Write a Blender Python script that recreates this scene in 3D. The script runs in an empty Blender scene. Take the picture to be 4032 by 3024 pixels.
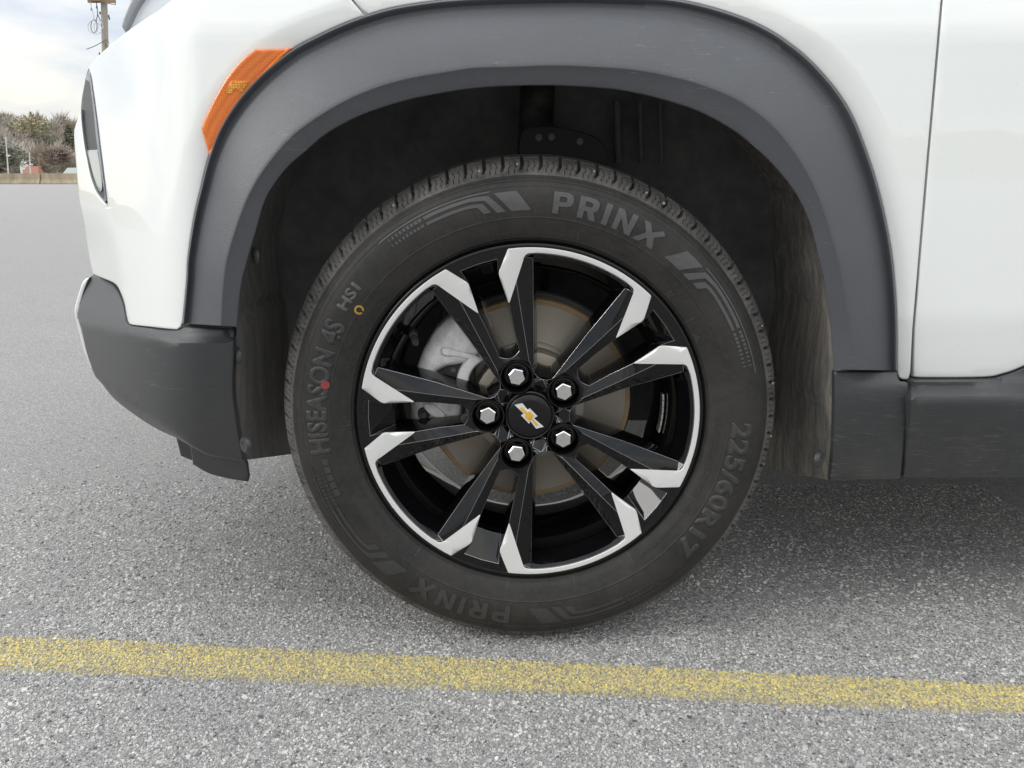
import bpy, bmesh, math, random
import numpy as np
from mathutils import Vector, Matrix
from mathutils.geometry import delaunay_2d_cdt
random.seed(7); rng = np.random.default_rng(7)
R_ = math.radians; PI = math.pi
sc = bpy.context.scene; COL = sc.collection

# ------------------------------------------------------------------ camera
PITCH = R_(14.0); CAM = (-0.024, -1.079, 0.657); FPX = 3300.0
cd = bpy.data.cameras.new('camera'); cam = bpy.data.objects.new('camera', cd); COL.objects.link(cam)
cd.sensor_width = 36.0; cd.lens = FPX / 4032 * 36.0; cd.clip_start = 0.05; cd.clip_end = 4000
cam.location = CAM; cam.rotation_euler = (PI/2 - PITCH, 0, 0); sc.camera = cam

# ------------------------------------------------------------------ sky, sun, exposure
SUN_EL, SUN_AZ = 30, 248          # to the left of the photographer, veiled by cloud
w = bpy.data.worlds.new("World"); sc.world = w; w.use_nodes = True
nt = w.node_tree; nt.nodes.clear(); N = nt.nodes.new; L = nt.links.new
out = N('ShaderNodeOutputWorld'); bg = N('ShaderNodeBackground'); bg.inputs['Strength'].default_value = 0.10
sky = N('ShaderNodeTexSky'); sky.sky_type = 'NISHITA'; sky.sun_disc = False
sky.sun_elevation = R_(SUN_EL); sky.sun_rotation = R_(SUN_AZ); sky.air_density = 1.0; sky.dust_density = 2.0
tc = N('ShaderNodeTexCoord'); sep = N('ShaderNodeSeparateXYZ'); L(tc.outputs['Generated'], sep.inputs[0])
# overcast luminance: brighter towards the zenith (1+2sin)/3
cl = N('ShaderNodeMath'); cl.operation = 'MAXIMUM'; L(sep.outputs['Z'], cl.inputs[0]); cl.inputs[1].default_value = 0.0
lum = N('ShaderNodeMapRange'); L(cl.outputs[0], lum.inputs['Value']); lum.inputs['To Min'].default_value = 7.2; lum.inputs['To Max'].default_value = 20.0
mp = N('ShaderNodeMapping'); L(tc.outputs['Generated'], mp.inputs[0]); mp.inputs['Scale'].default_value = (1.0, 1.0, 3.2)
nz = N('ShaderNodeTexNoise'); L(mp.outputs[0], nz.inputs['Vector']); nz.inputs['Scale'].default_value = 3.1; nz.inputs['Detail'].default_value = 9; nz.inputs['Roughness'].default_value = 0.55; nz.inputs['Distortion'].default_value = 0.35
cr = N('ShaderNodeValToRGB'); L(nz.outputs['Fac'], cr.inputs[0])
cr.color_ramp.elements[0].position = 0.36; cr.color_ramp.elements[0].color = (0.58, 0.66, 0.78, 1)
cr.color_ramp.elements[1].position = 0.60; cr.color_ramp.elements[1].color = (1.12, 1.08, 0.97, 1)
e = cr.color_ramp.elements.new(0.48); e.color = (0.84, 0.87, 0.90, 1)
vm = N('ShaderNodeVectorMath'); vm.operation = 'SCALE'; L(cr.outputs[0], vm.inputs[0]); L(lum.outputs[0], vm.inputs['Scale'])
mx = N('ShaderNodeMix'); mx.data_type = 'RGBA'; mx.inputs['Factor'].default_value = 0.88
L(sky.outputs[0], mx.inputs[6]); L(vm.outputs[0], mx.inputs[7]); L(mx.outputs[2], bg.inputs['Color']); L(bg.outputs[0], out.inputs[0])
sd = bpy.data.lights.new('sun', 'SUN'); sun = bpy.data.objects.new('sun', sd); COL.objects.link(sun)
sd.energy = 0.9; sd.angle = R_(22); sd.color = (1.0, 0.97, 0.93)
sun.rotation_euler = (R_(90 - SUN_EL), 0, R_(180 - SUN_AZ))
sc.view_settings.view_transform = 'Standard'; sc.view_settings.look = 'None'
sc.view_settings.exposure = 0.36; sc.view_settings.gamma = 1.0; sc.view_settings.use_curve_mapping = False
sc.cycles.max_bounces = 8; sc.cycles.diffuse_bounces = 3; sc.cycles.glossy_bounces = 5

# ------------------------------------------------------------------ helpers
def unproj(px, py, Y):
    """photo direction (4032x3024 px) -> point of that direction at depth Y (metres)"""
    a = (px - 2016) / FPX; b = (1512 - py) / FPX
    dy = math.cos(PITCH) + b * math.sin(PITCH); dz = -math.sin(PITCH) + b * math.cos(PITCH)
    t = (Y - CAM[1]) / dy
    return (CAM[0] + a * t, Y, CAM[2] + dz * t)
def unground(px, py, z=0.0):
    a = (px - 2016) / FPX; b = (1512 - py) / FPX
    dy = math.cos(PITCH) + b * math.sin(PITCH); dz = -math.sin(PITCH) + b * math.cos(PITCH)
    t = (z - CAM[2]) / dz
    return (CAM[0] + a * t, CAM[1] + dy * t, z)
def mk(name, V, F, m=None, parent=None, smooth=True, ang=35, loc=None):
    me = bpy.data.meshes.new(name)
    if isinstance(V, np.ndarray): V = V.tolist()
    if isinstance(F, np.ndarray): F = F.tolist()
    me.from_pydata(V, [], F); me.update()
    o = bpy.data.objects.new(name, me); COL.objects.link(o)
    if m: me.materials.append(m)
    if smooth:
        me.polygons.foreach_set('use_smooth', [True] * len(me.polygons))
        if ang: me.set_sharp_from_angle(angle=R_(ang))
    if parent: o.parent = parent
    if loc: o.location = loc
    return o
def fast_mesh(name, V, Q, m=None, parent=None, smooth=True, n=4):
    me = bpy.data.meshes.new(name); V = np.asarray(V, np.float32); Q = np.asarray(Q, np.int32)
    me.vertices.add(len(V)); me.vertices.foreach_set('co', V.ravel())
    me.loops.add(Q.size); me.loops.foreach_set('vertex_index', Q.ravel())
    me.polygons.add(len(Q)); me.polygons.foreach_set('loop_start', np.arange(len(Q), dtype=np.int32) * n)
    me.polygons.foreach_set('use_smooth', np.full(len(Q), smooth)); me.update(calc_edges=True); me.validate()
    o = bpy.data.objects.new(name, me); COL.objects.link(o)
    if m: me.materials.append(m)
    if parent: o.parent = parent
    return o
def tag(o, label=None, cat=None, group=None, kind=None):
    if label: o['label'] = label
    if cat: o['category'] = cat
    if group: o['group'] = group
    if kind: o['kind'] = kind
    return o
def empty(name, loc, parent=None):
    o = bpy.data.objects.new(name, None); COL.objects.link(o); o.location = loc; o.empty_display_size = 0.1
    if parent: o.parent = parent
    return o
def sm(pts, step=12.0):
    """Catmull-Rom resampling of an open polyline"""
    P = np.array(pts, float); Q = np.vstack([2*P[0]-P[1], P, 2*P[-1]-P[-2]]); o = []
    for i in range(1, len(Q) - 2):
        n = max(1, int(np.linalg.norm(Q[i+1] - Q[i]) / step))
        for k in range(n):
            t = k / n
            o.append(0.5*((2*Q[i]) + (-Q[i-1]+Q[i+1])*t + (2*Q[i-1]-5*Q[i]+4*Q[i+1]-Q[i+2])*t*t + (-Q[i-1]+3*Q[i]-3*Q[i+1]+Q[i+2])*t**3))
    o.append(P[-1]); return [tuple(p) for p in o]
def lin(pts, step=14.0):
    o = []
    for a, b in zip(pts[:-1], pts[1:]):
        n = max(1, int(math.dist(a, b) / step))
        o += [(a[0]+(b[0]-a[0])*k/n, a[1]+(b[1]-a[1])*k/n) for k in range(n)]
    o.append(tuple(pts[-1])); return o
def resample(pts, n):
    P = np.array(pts, float); d = np.r_[0, np.cumsum(np.linalg.norm(np.diff(P, axis=0), axis=1))]
    t = np.linspace(0, d[-1], n); return np.c_[np.interp(t, d, P[:, 0]), np.interp(t, d, P[:, 1])]
def join_paths(*ps):
    o = []
    for p in ps:
        for q in p:
            if not o or math.dist(o[-1], q) > 1.0: o.append(q)
    if math.dist(o[0], o[-1]) < 1.0: o.pop()
    return o
def inside(P, poly):
    x, y = P[:, 0], P[:, 1]; A = np.array(poly); B = np.roll(A, -1, 0); r = np.zeros(len(P), bool)
    for (x0, y0), (x1, y1) in zip(A, B):
        if y0 == y1: continue
        r ^= ((y0 > y) != (y1 > y)) & (x < (x1-x0)*(y-y0)/(y1-y0)+x0)
    return r
def dist_poly(P, poly, closed=True):
    A = np.array(poly); B = np.roll(A, -1, 0)
    if not closed: A, B = A[:-1], B[:-1]
    d = np.full(len(P), 1e9)
    for a, b in zip(A, B):
        ab = b - a; l = (ab**2).sum() or 1e-9
        t = np.clip(((P-a) @ ab)/l, 0, 1); d = np.minimum(d, np.linalg.norm(P-(a+t[:, None]*ab), axis=1))
    return d
def panel(name, outline, depth, m, parent, grid=26, r=9, back=0.03, r3=0.003, ang=50, pt=None):
    """sheet with rolled edges and a return: outline in photo directions, depth(P)->Y metres"""
    pt = pt or unproj
    out_ = [tuple(p) for p in outline]; A = np.array(out_)
    T = np.roll(A, -1, 0) - np.roll(A, 1, 0); T /= np.maximum(np.linalg.norm(T, axis=1), 1e-9)[:, None]
    area = 0.5*np.sum(A[:, 0]*np.roll(A[:, 1], -1) - np.roll(A[:, 0], -1)*A[:, 1])
    Nn = np.c_[-T[:, 1], T[:, 0]] * (1 if area > 0 else -1)
    extra = []
    for f in (0.25, 0.6, 1.05):
        q = A + Nn*r*f; q = q[inside(q, out_)]
        if len(q): q = q[dist_poly(q, out_) > 0.85*r*f]; extra.append(q)
    x0, y0 = A.min(0); x1, y1 = A.max(0)
    gx, gy = np.meshgrid(np.arange(x0+grid/2, x1, grid), np.arange(y0+grid/2, y1, grid))
    gx = gx + (np.arange(gx.shape[0]) % 2)[:, None]*grid/2; g = np.c_[gx.ravel(), gy.ravel()]; g = g[inside(g, out_)]
    if len(g): g = g[dist_poly(g, out_) > 1.05*r + grid*0.35]; extra.append(g)
    allp = np.vstack([A] + extra); n0 = len(A)
    vs, es, fs, ov, oe, of = delaunay_2d_cdt([Vector(p) for p in allp], [(i, (i+1) % n0) for i in range(n0)], [], 1, 1e-4)
    Pn = np.array([tuple(v) for v in vs]); d = dist_poly(Pn, out_)
    k = np.clip(1 - d/r, 0, 1); Y = depth(Pn) + r3*(1-np.sqrt(np.maximum(0, 1-k*k)))
    V = [pt(p[0], p[1], y) for p, y in zip(Pn, Y)]
    # counts of edges for the boundary
    ec = {}
    F = [list(f) for f in fs]
    for f in F:
        for a, b in zip(f, f[1:]+f[:1]): ec[(a, b)] = 1
    bd = [(a, b) for (a, b) in ec if (b, a) not in ec]
    mp_ = {}
    for a, b in bd:
        for q in (a, b):
            if q not in mp_: mp_[q] = len(V); x, y, z = V[q]; V.append((x, y+back, z))
    F += [[b, a, mp_[a], mp_[b]] for a, b in bd]
    return mk(name, V, F, m, parent, True, ang)
def loft(name, rows, m, parent, closed=False, ang=40, smooth=True):
    n = len(rows[0]); V = [tuple(p) for r in rows for p in r]; F = []
    for j in range(len(rows)-1):
        for i in range(n if closed else n-1):
            a, b = j*n+i, j*n+(i+1) % n; F.append((a, b, b+n, a+n))
    return mk(name, V, F, m, parent, smooth, ang)
def tube(name, pts, rad, m, parent=None, n=8, caps=True):
    V, F = [], []; P = [Vector(p) for p in pts]
    for i, p in enumerate(P):
        t = (P[min(i+1, len(P)-1)] - P[max(i-1, 0)]).normalized()
        u = t.cross(Vector((0, 0, 1)) if abs(t.z) < 0.9 else Vector((1, 0, 0))).normalized(); v = t.cross(u)
        rr = rad[i] if isinstance(rad, (list, tuple)) else rad
        for k in range(n):
            a = 2*PI*k/n; V.append(tuple(p + u*math.cos(a)*rr + v*math.sin(a)*rr))
    for i in range(len(P)-1):
        for k in range(n): F.append((i*n+k, i*n+(k+1) % n, (i+1)*n+(k+1) % n, (i+1)*n+k))
    if caps: F.append(tuple(range(n))[::-1]); F.append(tuple(range((len(P)-1)*n, len(P)*n)))
    return mk(name, V, F, m, parent, True, 50)
def box(name, c, s, m, parent=None, rz=0, bev=0):
    bm = bmesh.new(); bmesh.ops.create_cube(bm, size=1); bmesh.ops.scale(bm, vec=s, verts=bm.verts)
    if bev: bmesh.ops.bevel(bm, geom=bm.edges[:], offset=bev, segments=2, affect='EDGES')
    bmesh.ops.rotate(bm, cent=(0, 0, 0), matrix=Matrix.Rotation(rz, 3, 'Z'), verts=bm.verts)
    bmesh.ops.translate(bm, vec=c, verts=bm.verts)
    me = bpy.data.meshes.new(name); bm.to_mesh(me); bm.free(); o = bpy.data.objects.new(name, me); COL.objects.link(o)
    if m: me.materials.append(m)
    if parent: o.parent = parent
    return o
def lathe(name, prof, m, parent, n=180, ang=40, loc=None, close=False):
    """profile (radius, y) turned about the local Y axis"""
    V = []; F = []
    for i in range(n):
        a = 2*PI*i/n
        for r, y in prof: V.append((r*math.cos(a), y, r*math.sin(a)))
    k = len(prof)
    for i in range(n):
        j = (i+1) % n
        for q in range(k-1): F.append((i*k+q, i*k+q+1, j*k+q+1, j*k+q))
    o = mk(name, V, F, m, parent, True, ang)
    if loc: o.location = loc
    return o

# ------------------------------------------------------------------ materials
class MB:
    def __init__(s, name, base=(.5,.5,.5), rough=.5, metal=0, spec=.5, coat=0, coat_rough=.03):
        s.m = bpy.data.materials.new(name); s.m.use_nodes = True; s.t = s.m.node_tree; s.b = s.t.nodes['Principled BSDF']
        s.b.inputs['Base Color'].default_value = (*base, 1); s.b.inputs['Roughness'].default_value = rough
        s.b.inputs['Metallic'].default_value = metal; s.b.inputs['Specular IOR Level'].default_value = spec
        s.b.inputs['Coat Weight'].default_value = coat; s.b.inputs['Coat Roughness'].default_value = coat_rough
        s.co = s.t.nodes.new('ShaderNodeTexCoord').outputs['Object']; s.last_bump = None
    def n(s, k): return s.t.nodes.new(k)
    def l(s, a, b): s.t.links.new(a, b)
    def map(s, scale=(1,1,1), rot=(0,0,0), loc=(0,0,0)):
        q = s.n('ShaderNodeMapping'); s.l(s.co, q.inputs[0]); q.inputs['Scale'].default_value = scale; q.inputs['Rotation'].default_value = rot; q.inputs['Location'].default_value = loc
        return q.outputs[0]
    def noise(s, scale, detail=4, rough=.5, vec=None, dist=0):
        q = s.n('ShaderNodeTexNoise'); s.l(vec or s.co, q.inputs['Vector']); q.inputs['Scale'].default_value = scale; q.inputs['Detail'].default_value = detail
        q.inputs['Roughness'].default_value = rough; q.inputs['Distortion'].default_value = dist; return q.outputs['Fac']
    def voro(s, scale, feature='F1', vec=None, out='Distance', rnd=1):
        q = s.n('ShaderNodeTexVoronoi'); q.feature = feature; s.l(vec or s.co, q.inputs['Vector']); q.inputs['Scale'].default_value = scale; q.inputs['Randomness'].default_value = rnd
        return q.outputs[out]
    def ramp(s, fac, stops, interp='LINEAR'):
        q = s.n('ShaderNodeValToRGB'); s.l(fac, q.inputs[0]); q.color_ramp.interpolation = interp; el = q.color_ramp.elements
        while len(el) < len(stops): el.new(.5)
        for e_, (p, c) in zip(el, stops): e_.position = p; e_.color = (*(c if isinstance(c, tuple) else (c, c, c)), 1)
        return q.outputs[0]
    def mix(s, fac, a, b, blend='MIX'):
        q = s.n('ShaderNodeMix'); q.data_type = 'RGBA'; q.blend_type = blend
        for inp, v in ((q.inputs[0], fac), (q.inputs[6], a), (q.inputs[7], b)):
            if hasattr(v, 'is_linked'): s.l(v, inp)
            elif isinstance(v, tuple): inp.default_value = (*v, 1)
            else: inp.default_value = v
        return q.outputs[2]
    def math(s, op, a, b=None):
        q = s.n('ShaderNodeMath'); q.operation = op
        for i, v in enumerate((a, b)):
            if v is None: continue
            if hasattr(v, 'is_linked'): s.l(v, q.inputs[i])
            else: q.inputs[i].default_value = v
        return q.outputs[0]
    def color(s, c): s.l(c, s.b.inputs['Base Color']); return s
    def rough(s, c): s.l(c, s.b.inputs['Roughness']); return s
    def bump(s, h, strength=.3, dist=.001):
        q = s.n('ShaderNodeBump'); s.l(h, q.inputs['Height']); q.inputs['Strength'].default_value = strength; q.inputs['Distance'].default_value = dist
        if s.last_bump: s.l(s.last_bump, q.inputs['Normal'])
        s.last_bump = q.outputs[0]; s.l(q.outputs[0], s.b.inputs['Normal']); return s

def M_paint():
    k = MB('white_paint', (.785,.805,.79), .35, coat=1.0, coat_rough=.012); k.b.inputs['Coat IOR'].default_value = 1.9
    c = k.mix(k.ramp(k.noise(7, 3), [(.45, 0.0), (.75, 0.25)]), (.785,.805,.79), (.77,.775,.75))
    sp = k.ramp(k.voro(38), [(.012, 1.0), (.022, 0.0)])
    k.color(k.mix(sp, c, (.40,.36,.30))); k.bump(k.noise(3.0, 2), .04, .004); return k.m
def M_plastic(name='textured_plastic', base=(.046,.049,.057), dusty=0.0, rough=.5):
    k = MB(name, base, rough-.06, spec=.7); k.b.inputs['Sheen Weight'].default_value = .08; k.b.inputs['Sheen Roughness'].default_value = .4
    g = k.noise(1100, 2, .6); big = k.noise(9, 5, .6)
    c = k.mix(k.ramp(big, [(.35, 0.0), (.75, .35)]), base, tuple(x*1.5+.01 for x in base))
    c = k.mix(k.ramp(g, [(.45, 0.0), (.75, .35)]), c, tuple(min(1, x*2.2) for x in base))
    sp = k.ramp(k.voro(60), [(.018, .8), (.032, 0.0)]); c = k.mix(sp, c, (.30,.28,.26))
    scr = k.ramp(k.noise(1.0, 6, .75, vec=k.map((26, 26, 420), rot=(0, R_(-32), 0)), dist=1.0), [(.60, 0.0), (.68, .8)])
    scm = k.ramp(k.noise(7, 4, .6), [(.51, 0.0), (.63, 1.0)]); c = k.mix(k.math('MULTIPLY', scr, scm), c, (.22,.21,.20))
    if dusty:
        st = k.noise(1.0, 5, .7, vec=k.map((38, 38, 300), rot=(0, R_(-24), 0)), dist=.6)
        st = k.ramp(st, [(.56, 0.0), (.70, 1.0)]); st = k.math('MULTIPLY', st, k.ramp(k.noise(11, 4, .6), [(.38, 0.0), (.58, 1.0)]))
        sepz = k.n('ShaderNodeSeparateXYZ'); k.l(k.co, sepz.inputs[0])
        low = k.n('ShaderNodeMapRange'); k.l(sepz.outputs['Z'], low.inputs['Value']); low.inputs['From Min'].default_value = .44; low.inputs['From Max'].default_value = .24
        f = k.math('MULTIPLY', st, low.outputs[0]); f = k.math('MULTIPLY', f, dusty)
        c = k.mix(f, c, (.20,.19,.175))
        f2 = k.math('MULTIPLY', k.ramp(k.noise(14, 6, .7), [(.42, 0.0), (.7, .55)]), low.outputs[0]); c = k.mix(f2, c, (.065,.064,.062))
    k.color(c); k.bump(k.noise(620, 2, .6), .5, .0009); return k.m
def M_rubber(name, base, dust, amt=.5, rough=.62, relief=True):
    k = MB(name, base, rough, spec=.35)
    n1 = k.noise(13, 8, .68, dist=.6); n2 = k.noise(160, 5, .7)
    c = k.mix(k.ramp(n1, [(.36, 0.0), (.70, amt)]), base, dust)
    c = k.mix(k.ramp(n2, [(.45, 0.0), (.8, .35)]), c, tuple(x*1.5 for x in dust))
    k.color(c)
    if relief: k.bump(n2, .35, .0006)
    return k.m
def M_liner():
    k = MB('wheel_arch_liner_felt', (.03,.029,.028), .85, spec=.2)
    vec = k.map((150, 60, 8)); st = k.noise(1.0, 9, .8, vec=vec, dist=.12)
    st2 = k.noise(1.0, 7, .72, vec=k.map((330, 120, 18)), dist=.15)
    sx = k.n('ShaderNodeSeparateXYZ'); k.l(k.co, sx.inputs[0])
    rr = k.n('ShaderNodeMapRange'); k.l(sx.outputs['X'], rr.inputs['Value']); rr.inputs['From Min'].default_value = .05; rr.inputs['From Max'].default_value = .42
    rr.inputs['To Min'].default_value = .45; rr.inputs['To Max'].default_value = 1.0
    c = k.mix(k.math('MULTIPLY', k.ramp(st, [(.42, 0.0), (.66, 1.0)]), rr.outputs[0]), (.20,.197,.195), (.50,.445,.375))
    c = k.mix(k.math('MULTIPLY', k.ramp(st2, [(.58, 0.0), (.72, .6)]), rr.outputs[0]), c, (.68,.62,.53))
    k.color(c); k.bump(st, .8, .004); k.bump(st2, .5, .0015); return k.m
MAT = {}
MAT['paint'] = M_paint()
MAT['plastic'] = M_plastic()
MAT['plastic_dusty'] = M_plastic('scuffed_plastic', (.023,.025,.029), .75)
MAT['plastic_dark'] = M_plastic('dark_moulded_plastic', (.023,.024,.027))
MAT['liner'] = M_liner()
MAT['tread'] = M_rubber('tread_rubber', (.040,.0395,.039), (.15,.142,.132), .95, .8)
MAT['sidewall'] = M_rubber('sidewall_rubber', (.0145,.0142,.0142), (.042,.038,.034), .65, .55)
MAT['letters'] = M_rubber('smooth_letter_rubber', (.068,.070,.073), (.09,.085,.078), .5, .36, False)
MAT['letters_small'] = M_rubber('small_letter_rubber', (.034,.034,.035), (.055,.051,.047), .5, .42, False)
k = MB('gloss_black_paint', (.003,.003,.0035), .25, spec=0.0, coat=1.0, coat_rough=.012); k.b.inputs['Coat IOR'].default_value = 1.43; k.bump(k.noise(9, 1, .3), .35, .008); k.l(k.last_bump, k.b.inputs['Coat Normal'])
k.color(k.mix(k.ramp(k.voro(140), [(.02, 1.0), (.05, 0.0)]), (.003,.003,.0035), (.05,.047,.043))); MAT['gloss'] = k.m
k = MB('machined_aluminium', (.8,.8,.79), .36, metal=.45, coat=.5, coat_rough=.15)
ln = k.noise(1.0, 3, .6, vec=k.map((14, 14, 1500))); k.color(k.mix(ln, (.68,.68,.67), (.80,.80,.78))); k.bump(ln, .12, .0002); MAT['machined'] = k.m
MAT['edge'] = MB('painted_edge_highlight', (.36,.36,.37), .2, metal=1.0, coat=.6).m  # paler metal paints the reflection lines along the black spoke edges
MAT['chrome'] = MB('chrome', (.66,.66,.65), .04, metal=1).m
k = MB('cast_aluminium', (.50,.50,.50), .5, metal=.0); n_ = k.noise(260, 5, .7)
k.color(k.mix(k.ramp(k.noise(40, 6, .7), [(.42, 0.0), (.7, .9)]), (.86,.86,.87), (.55,.51,.46))); k.bump(n_, .6, .0012); MAT['cast'] = k.m
k = MB('brake_disc_steel', (.30,.27,.23), .42, metal=.35)
q = k.n('ShaderNodeTexWave'); q.wave_type = 'RINGS'; q.rings_direction = 'Y'; k.l(k.co, q.inputs['Vector']); q.inputs['Scale'].default_value = 130; q.inputs['Distortion'].default_value = 4; q.inputs['Detail'].default_value = 4
c = k.mix(q.outputs['Fac'], (.24,.22,.19), (.34,.31,.27)); c = k.mix(k.ramp(k.noise(22, 5), [(.4, 0.0), (.7, .5)]), c, (.27,.21,.15)); k.color(c); k.bump(q.outputs['Fac'], .15, .0004); MAT['disc'] = k.m
k = MB('disc_edge_rust', (.30,.19,.09), .75, metal=.1); k.color(k.mix(k.noise(90, 5, .7), (.26,.17,.09), (.42,.30,.17))); k.bump(k.noise(300, 4), .5, .001); MAT['rust'] = k.m
k = MB('dark_metal', (.045,.043,.042), .6, metal=.3); k.color(k.mix(k.ramp(k.noise(30, 6, .7), [(.45, 0.0), (.7, 1.0)]), (.022,.022,.023), (.085,.078,.07))); MAT['dark_metal'] = k.m
k = MB('underbody_black', (.13,.132,.142), .8); k.color(k.mix(k.ramp(k.noise(9, 7, .7), [(.35, 0.0), (.7, 1.0)]), (.09,.092,.10), (.19,.185,.18))); k.bump(k.noise(40, 4), .5, .004); MAT['under'] = k.m
k = MB('amber_lens', (.86,.165,.008), .16, coat=1, coat_rough=.03)
hx = k.voro(420, 'F1', rnd=0.1); k.color(k.mix(k.ramp(hx, [(.15, 1.0), (.6, 0.0)]), (.70,.135,.006), (.92,.28,.035))); k.bump(hx, .35, .001); k.b.inputs['Subsurface Weight'].default_value = 0; MAT['amber'] = k.m
k = MB('amber_reflector', (.95,.50,.03), .15, coat=1); hx = k.voro(330, rnd=.2); k.color(k.mix(k.ramp(hx, [(.2, 1.0), (.5, 0.0)]), (.70,.22,.015), (1,.52,.05))); k.bump(hx, .6, .001); MAT['amber_ref'] = k.m
MAT['amber_edge'] = MB('amber_edge', (.85,.22,.01), .2, coat=1).m
k = MB('grey_trim', (.24,.25,.27), .35, coat=.2); k.bump(k.noise(700, 2), .08, .0004); MAT['trim'] = k.m
MAT['lens'] = MB('smoky_lens', (.30,.34,.35), .12, coat=1).m
MAT['clear_lens'] = MB('clear_lamp_lens', (.82,.86,.92), .12, coat=1).m
MAT['silver_trim'] = MB('silver_trim', (.82,.82,.84), .22, metal=.3, coat=1).m
MAT['gold'] = MB('gold_enamel', (.62,.34,.03), .28, coat=1).m
MAT['badge_silver'] = MB('badge_silver', (.85,.86,.86), .18, metal=.6).m
MAT['cap'] = MB('cap_black', (.006,.006,.007), .2, coat=1, coat_rough=.02).m
MAT['seal'] = MB('black_rubber_seal', (.008,.008,.008), .8).m
MAT['strut_dark'] = MB('grimy_black_steel', (.035,.034,.034), .85, spec=.2).m
MAT['floor'] = MB('underbody_coating', (.42,.41,.39), .85).m
MAT['pad'] = MB('brake_pad_backing', (.045,.047,.050), .65).m
MAT['lead'] = MB('balance_weight_metal', (.55,.56,.54), .35, metal=.8).m
MAT['paint_red'] = MB('red_paint_dot', (.22,.035,.035), .6).m
MAT['paint_yellow'] = MB('yellow_paint_ring', (.34,.22,.035), .6).m
k = MB('pebble', (.30,.27,.23), .8); MAT['pebble'] = k.m

# ------------------------------------------------------------------ ground
def sstep(a, b, x): t = np.clip((x-a)/(b-a), 0, 1); return t*t*(3-2*t)
def M_asphalt():
    k = MB('weathered_asphalt', (.13,.13,.13), .85, spec=.3)
    vec = k.noise(30, 3)
    c1 = k.voro(420, out='Color'); s1 = k.n('ShaderNodeSeparateColor'); k.l(c1, s1.inputs[0])
    c2 = k.voro(620, out='Color'); s2 = k.n('ShaderNodeSeparateColor'); k.l(c2, s2.inputs[0])
    a = k.ramp(s1.outputs[0], [(0, (.12,.12,.122)), (.35, (.22,.218,.217)), (.7, (.33,.327,.32)), (.88, (.47,.465,.45)), (1, (.72,.71,.68))])
    b = k.ramp(s2.outputs[0], [(0, (.12,.12,.122)), (.5, (.25,.248,.244)), (.85, (.40,.396,.385)), (1, (.60,.59,.57))])
    c = k.mix(.45, a, b)
    big = k.noise(1.0, 5, .65, vec=k.map((.35, 1.6, 1))); c = k.mix(k.ramp(big, [(.3, 0.0), (.7, .35)]), c, (.34,.333,.322))
    k.color(c); d1 = k.voro(420); d2 = k.voro(620)
    k.bump(d1, .9, .0018); k.bump(d2, .7, .0010); return k.m
MAT['asphalt'] = M_asphalt()
xs = [-900,-300,-100,-40,-15,-6,-3,-1.5,0,1.5,3,6,15,40,100,300,900]; ys = [-400,-120,-40,-12,-4,-1.5,0,1.5,4,12,30,62,90]
V = [(x, y, 0) for y in ys for x in xs]; F = []
for j in range(len(ys)-1):
    for i in range(len(xs)-1): a = j*len(xs)+i; F.append((a, a+1, a+1+len(xs), a+len(xs)))
tag(mk('ground', V, F, MAT['asphalt'], None, False), 'grey weathered asphalt of the parking lot', kind='structure')

# stones of the asphalt surface and the painted line lying on them
A0 = unground(0, 2503); A1 = unground(4032, 2700); B0 = unground(0, 2640); B1 = unground(4032, 2815)
def line_t(x, y):
    """0 at the far edge of the painted line, 1 at the near edge"""
    fy = A0[1] + (x-A0[0])*(A1[1]-A0[1])/(A1[0]-A0[0]); ny = B0[1] + (x-B0[0])*(B1[1]-B0[1])/(B1[0]-B0[0])
    return (fy - y)/(fy - ny)
def stones(n, xr, yr, rmin, rmax, hmax, power=2.2):
    x = rng.uniform(*xr, n); y = rng.uniform(*yr, n); r = rmin + (rmax-rmin)*rng.random(n)**power
    return x, y, r, hmax
def stone_mesh(name, x, y, r, h, m, z0=0.0):
    n = len(x); K = 6; ang = np.arange(K)*2*PI/K
    a = ang[None, :] + rng.uniform(0, 2*PI, n)[:, None] + rng.uniform(-.25, .25, (n, K))
    rad = r[:, None]*rng.uniform(.72, 1.2, (n, K)); el = rng.uniform(.65, 1.0, n)[:, None]; ro = rng.uniform(0, PI, n)[:, None]
    ex = np.cos(a)*rad; ey = np.sin(a)*rad*el; X = ex*np.cos(ro)-ey*np.sin(ro); Yy = ex*np.sin(ro)+ey*np.cos(ro)
    hh = (h*(.25+.75*rng.random(n))*np.clip(r/.0025, .5, 1.3))[:, None]
    tx = rng.uniform(-.22, .22, n)[:, None]; ty = rng.uniform(-.22, .22, n)[:, None]
    base = np.stack([x[:, None]+X, y[:, None]+Yy, np.full((n, K), z0-.0004)], -1)
    top = np.stack([x[:, None]+X*.72, y[:, None]+Yy*.72, z0+hh+X*tx*.9+Yy*ty*.9], -1)
    V = np.concatenate([base, top], 1).reshape(-1, 3); o = (np.arange(n)*2*K)[:, None, None]
    sk = np.array([[i, (i+1) % K, K+(i+1) % K, K+i] for i in range(K)])[None] + o
    tp = np.array([[K, K+1, K+2, K+3], [K, K+3, K+4, K+5]])[None] + o
    Q = np.concatenate([sk, tp], 1).reshape(-1, 4)
    ob = fast_mesh(name, V, Q, m, None, False)
    at = ob.data.attributes.new('tint', 'FLOAT', 'POINT'); at.data.foreach_set('value', np.repeat(rng.random(n), 2*K).astype(np.float32))
    return ob
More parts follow.
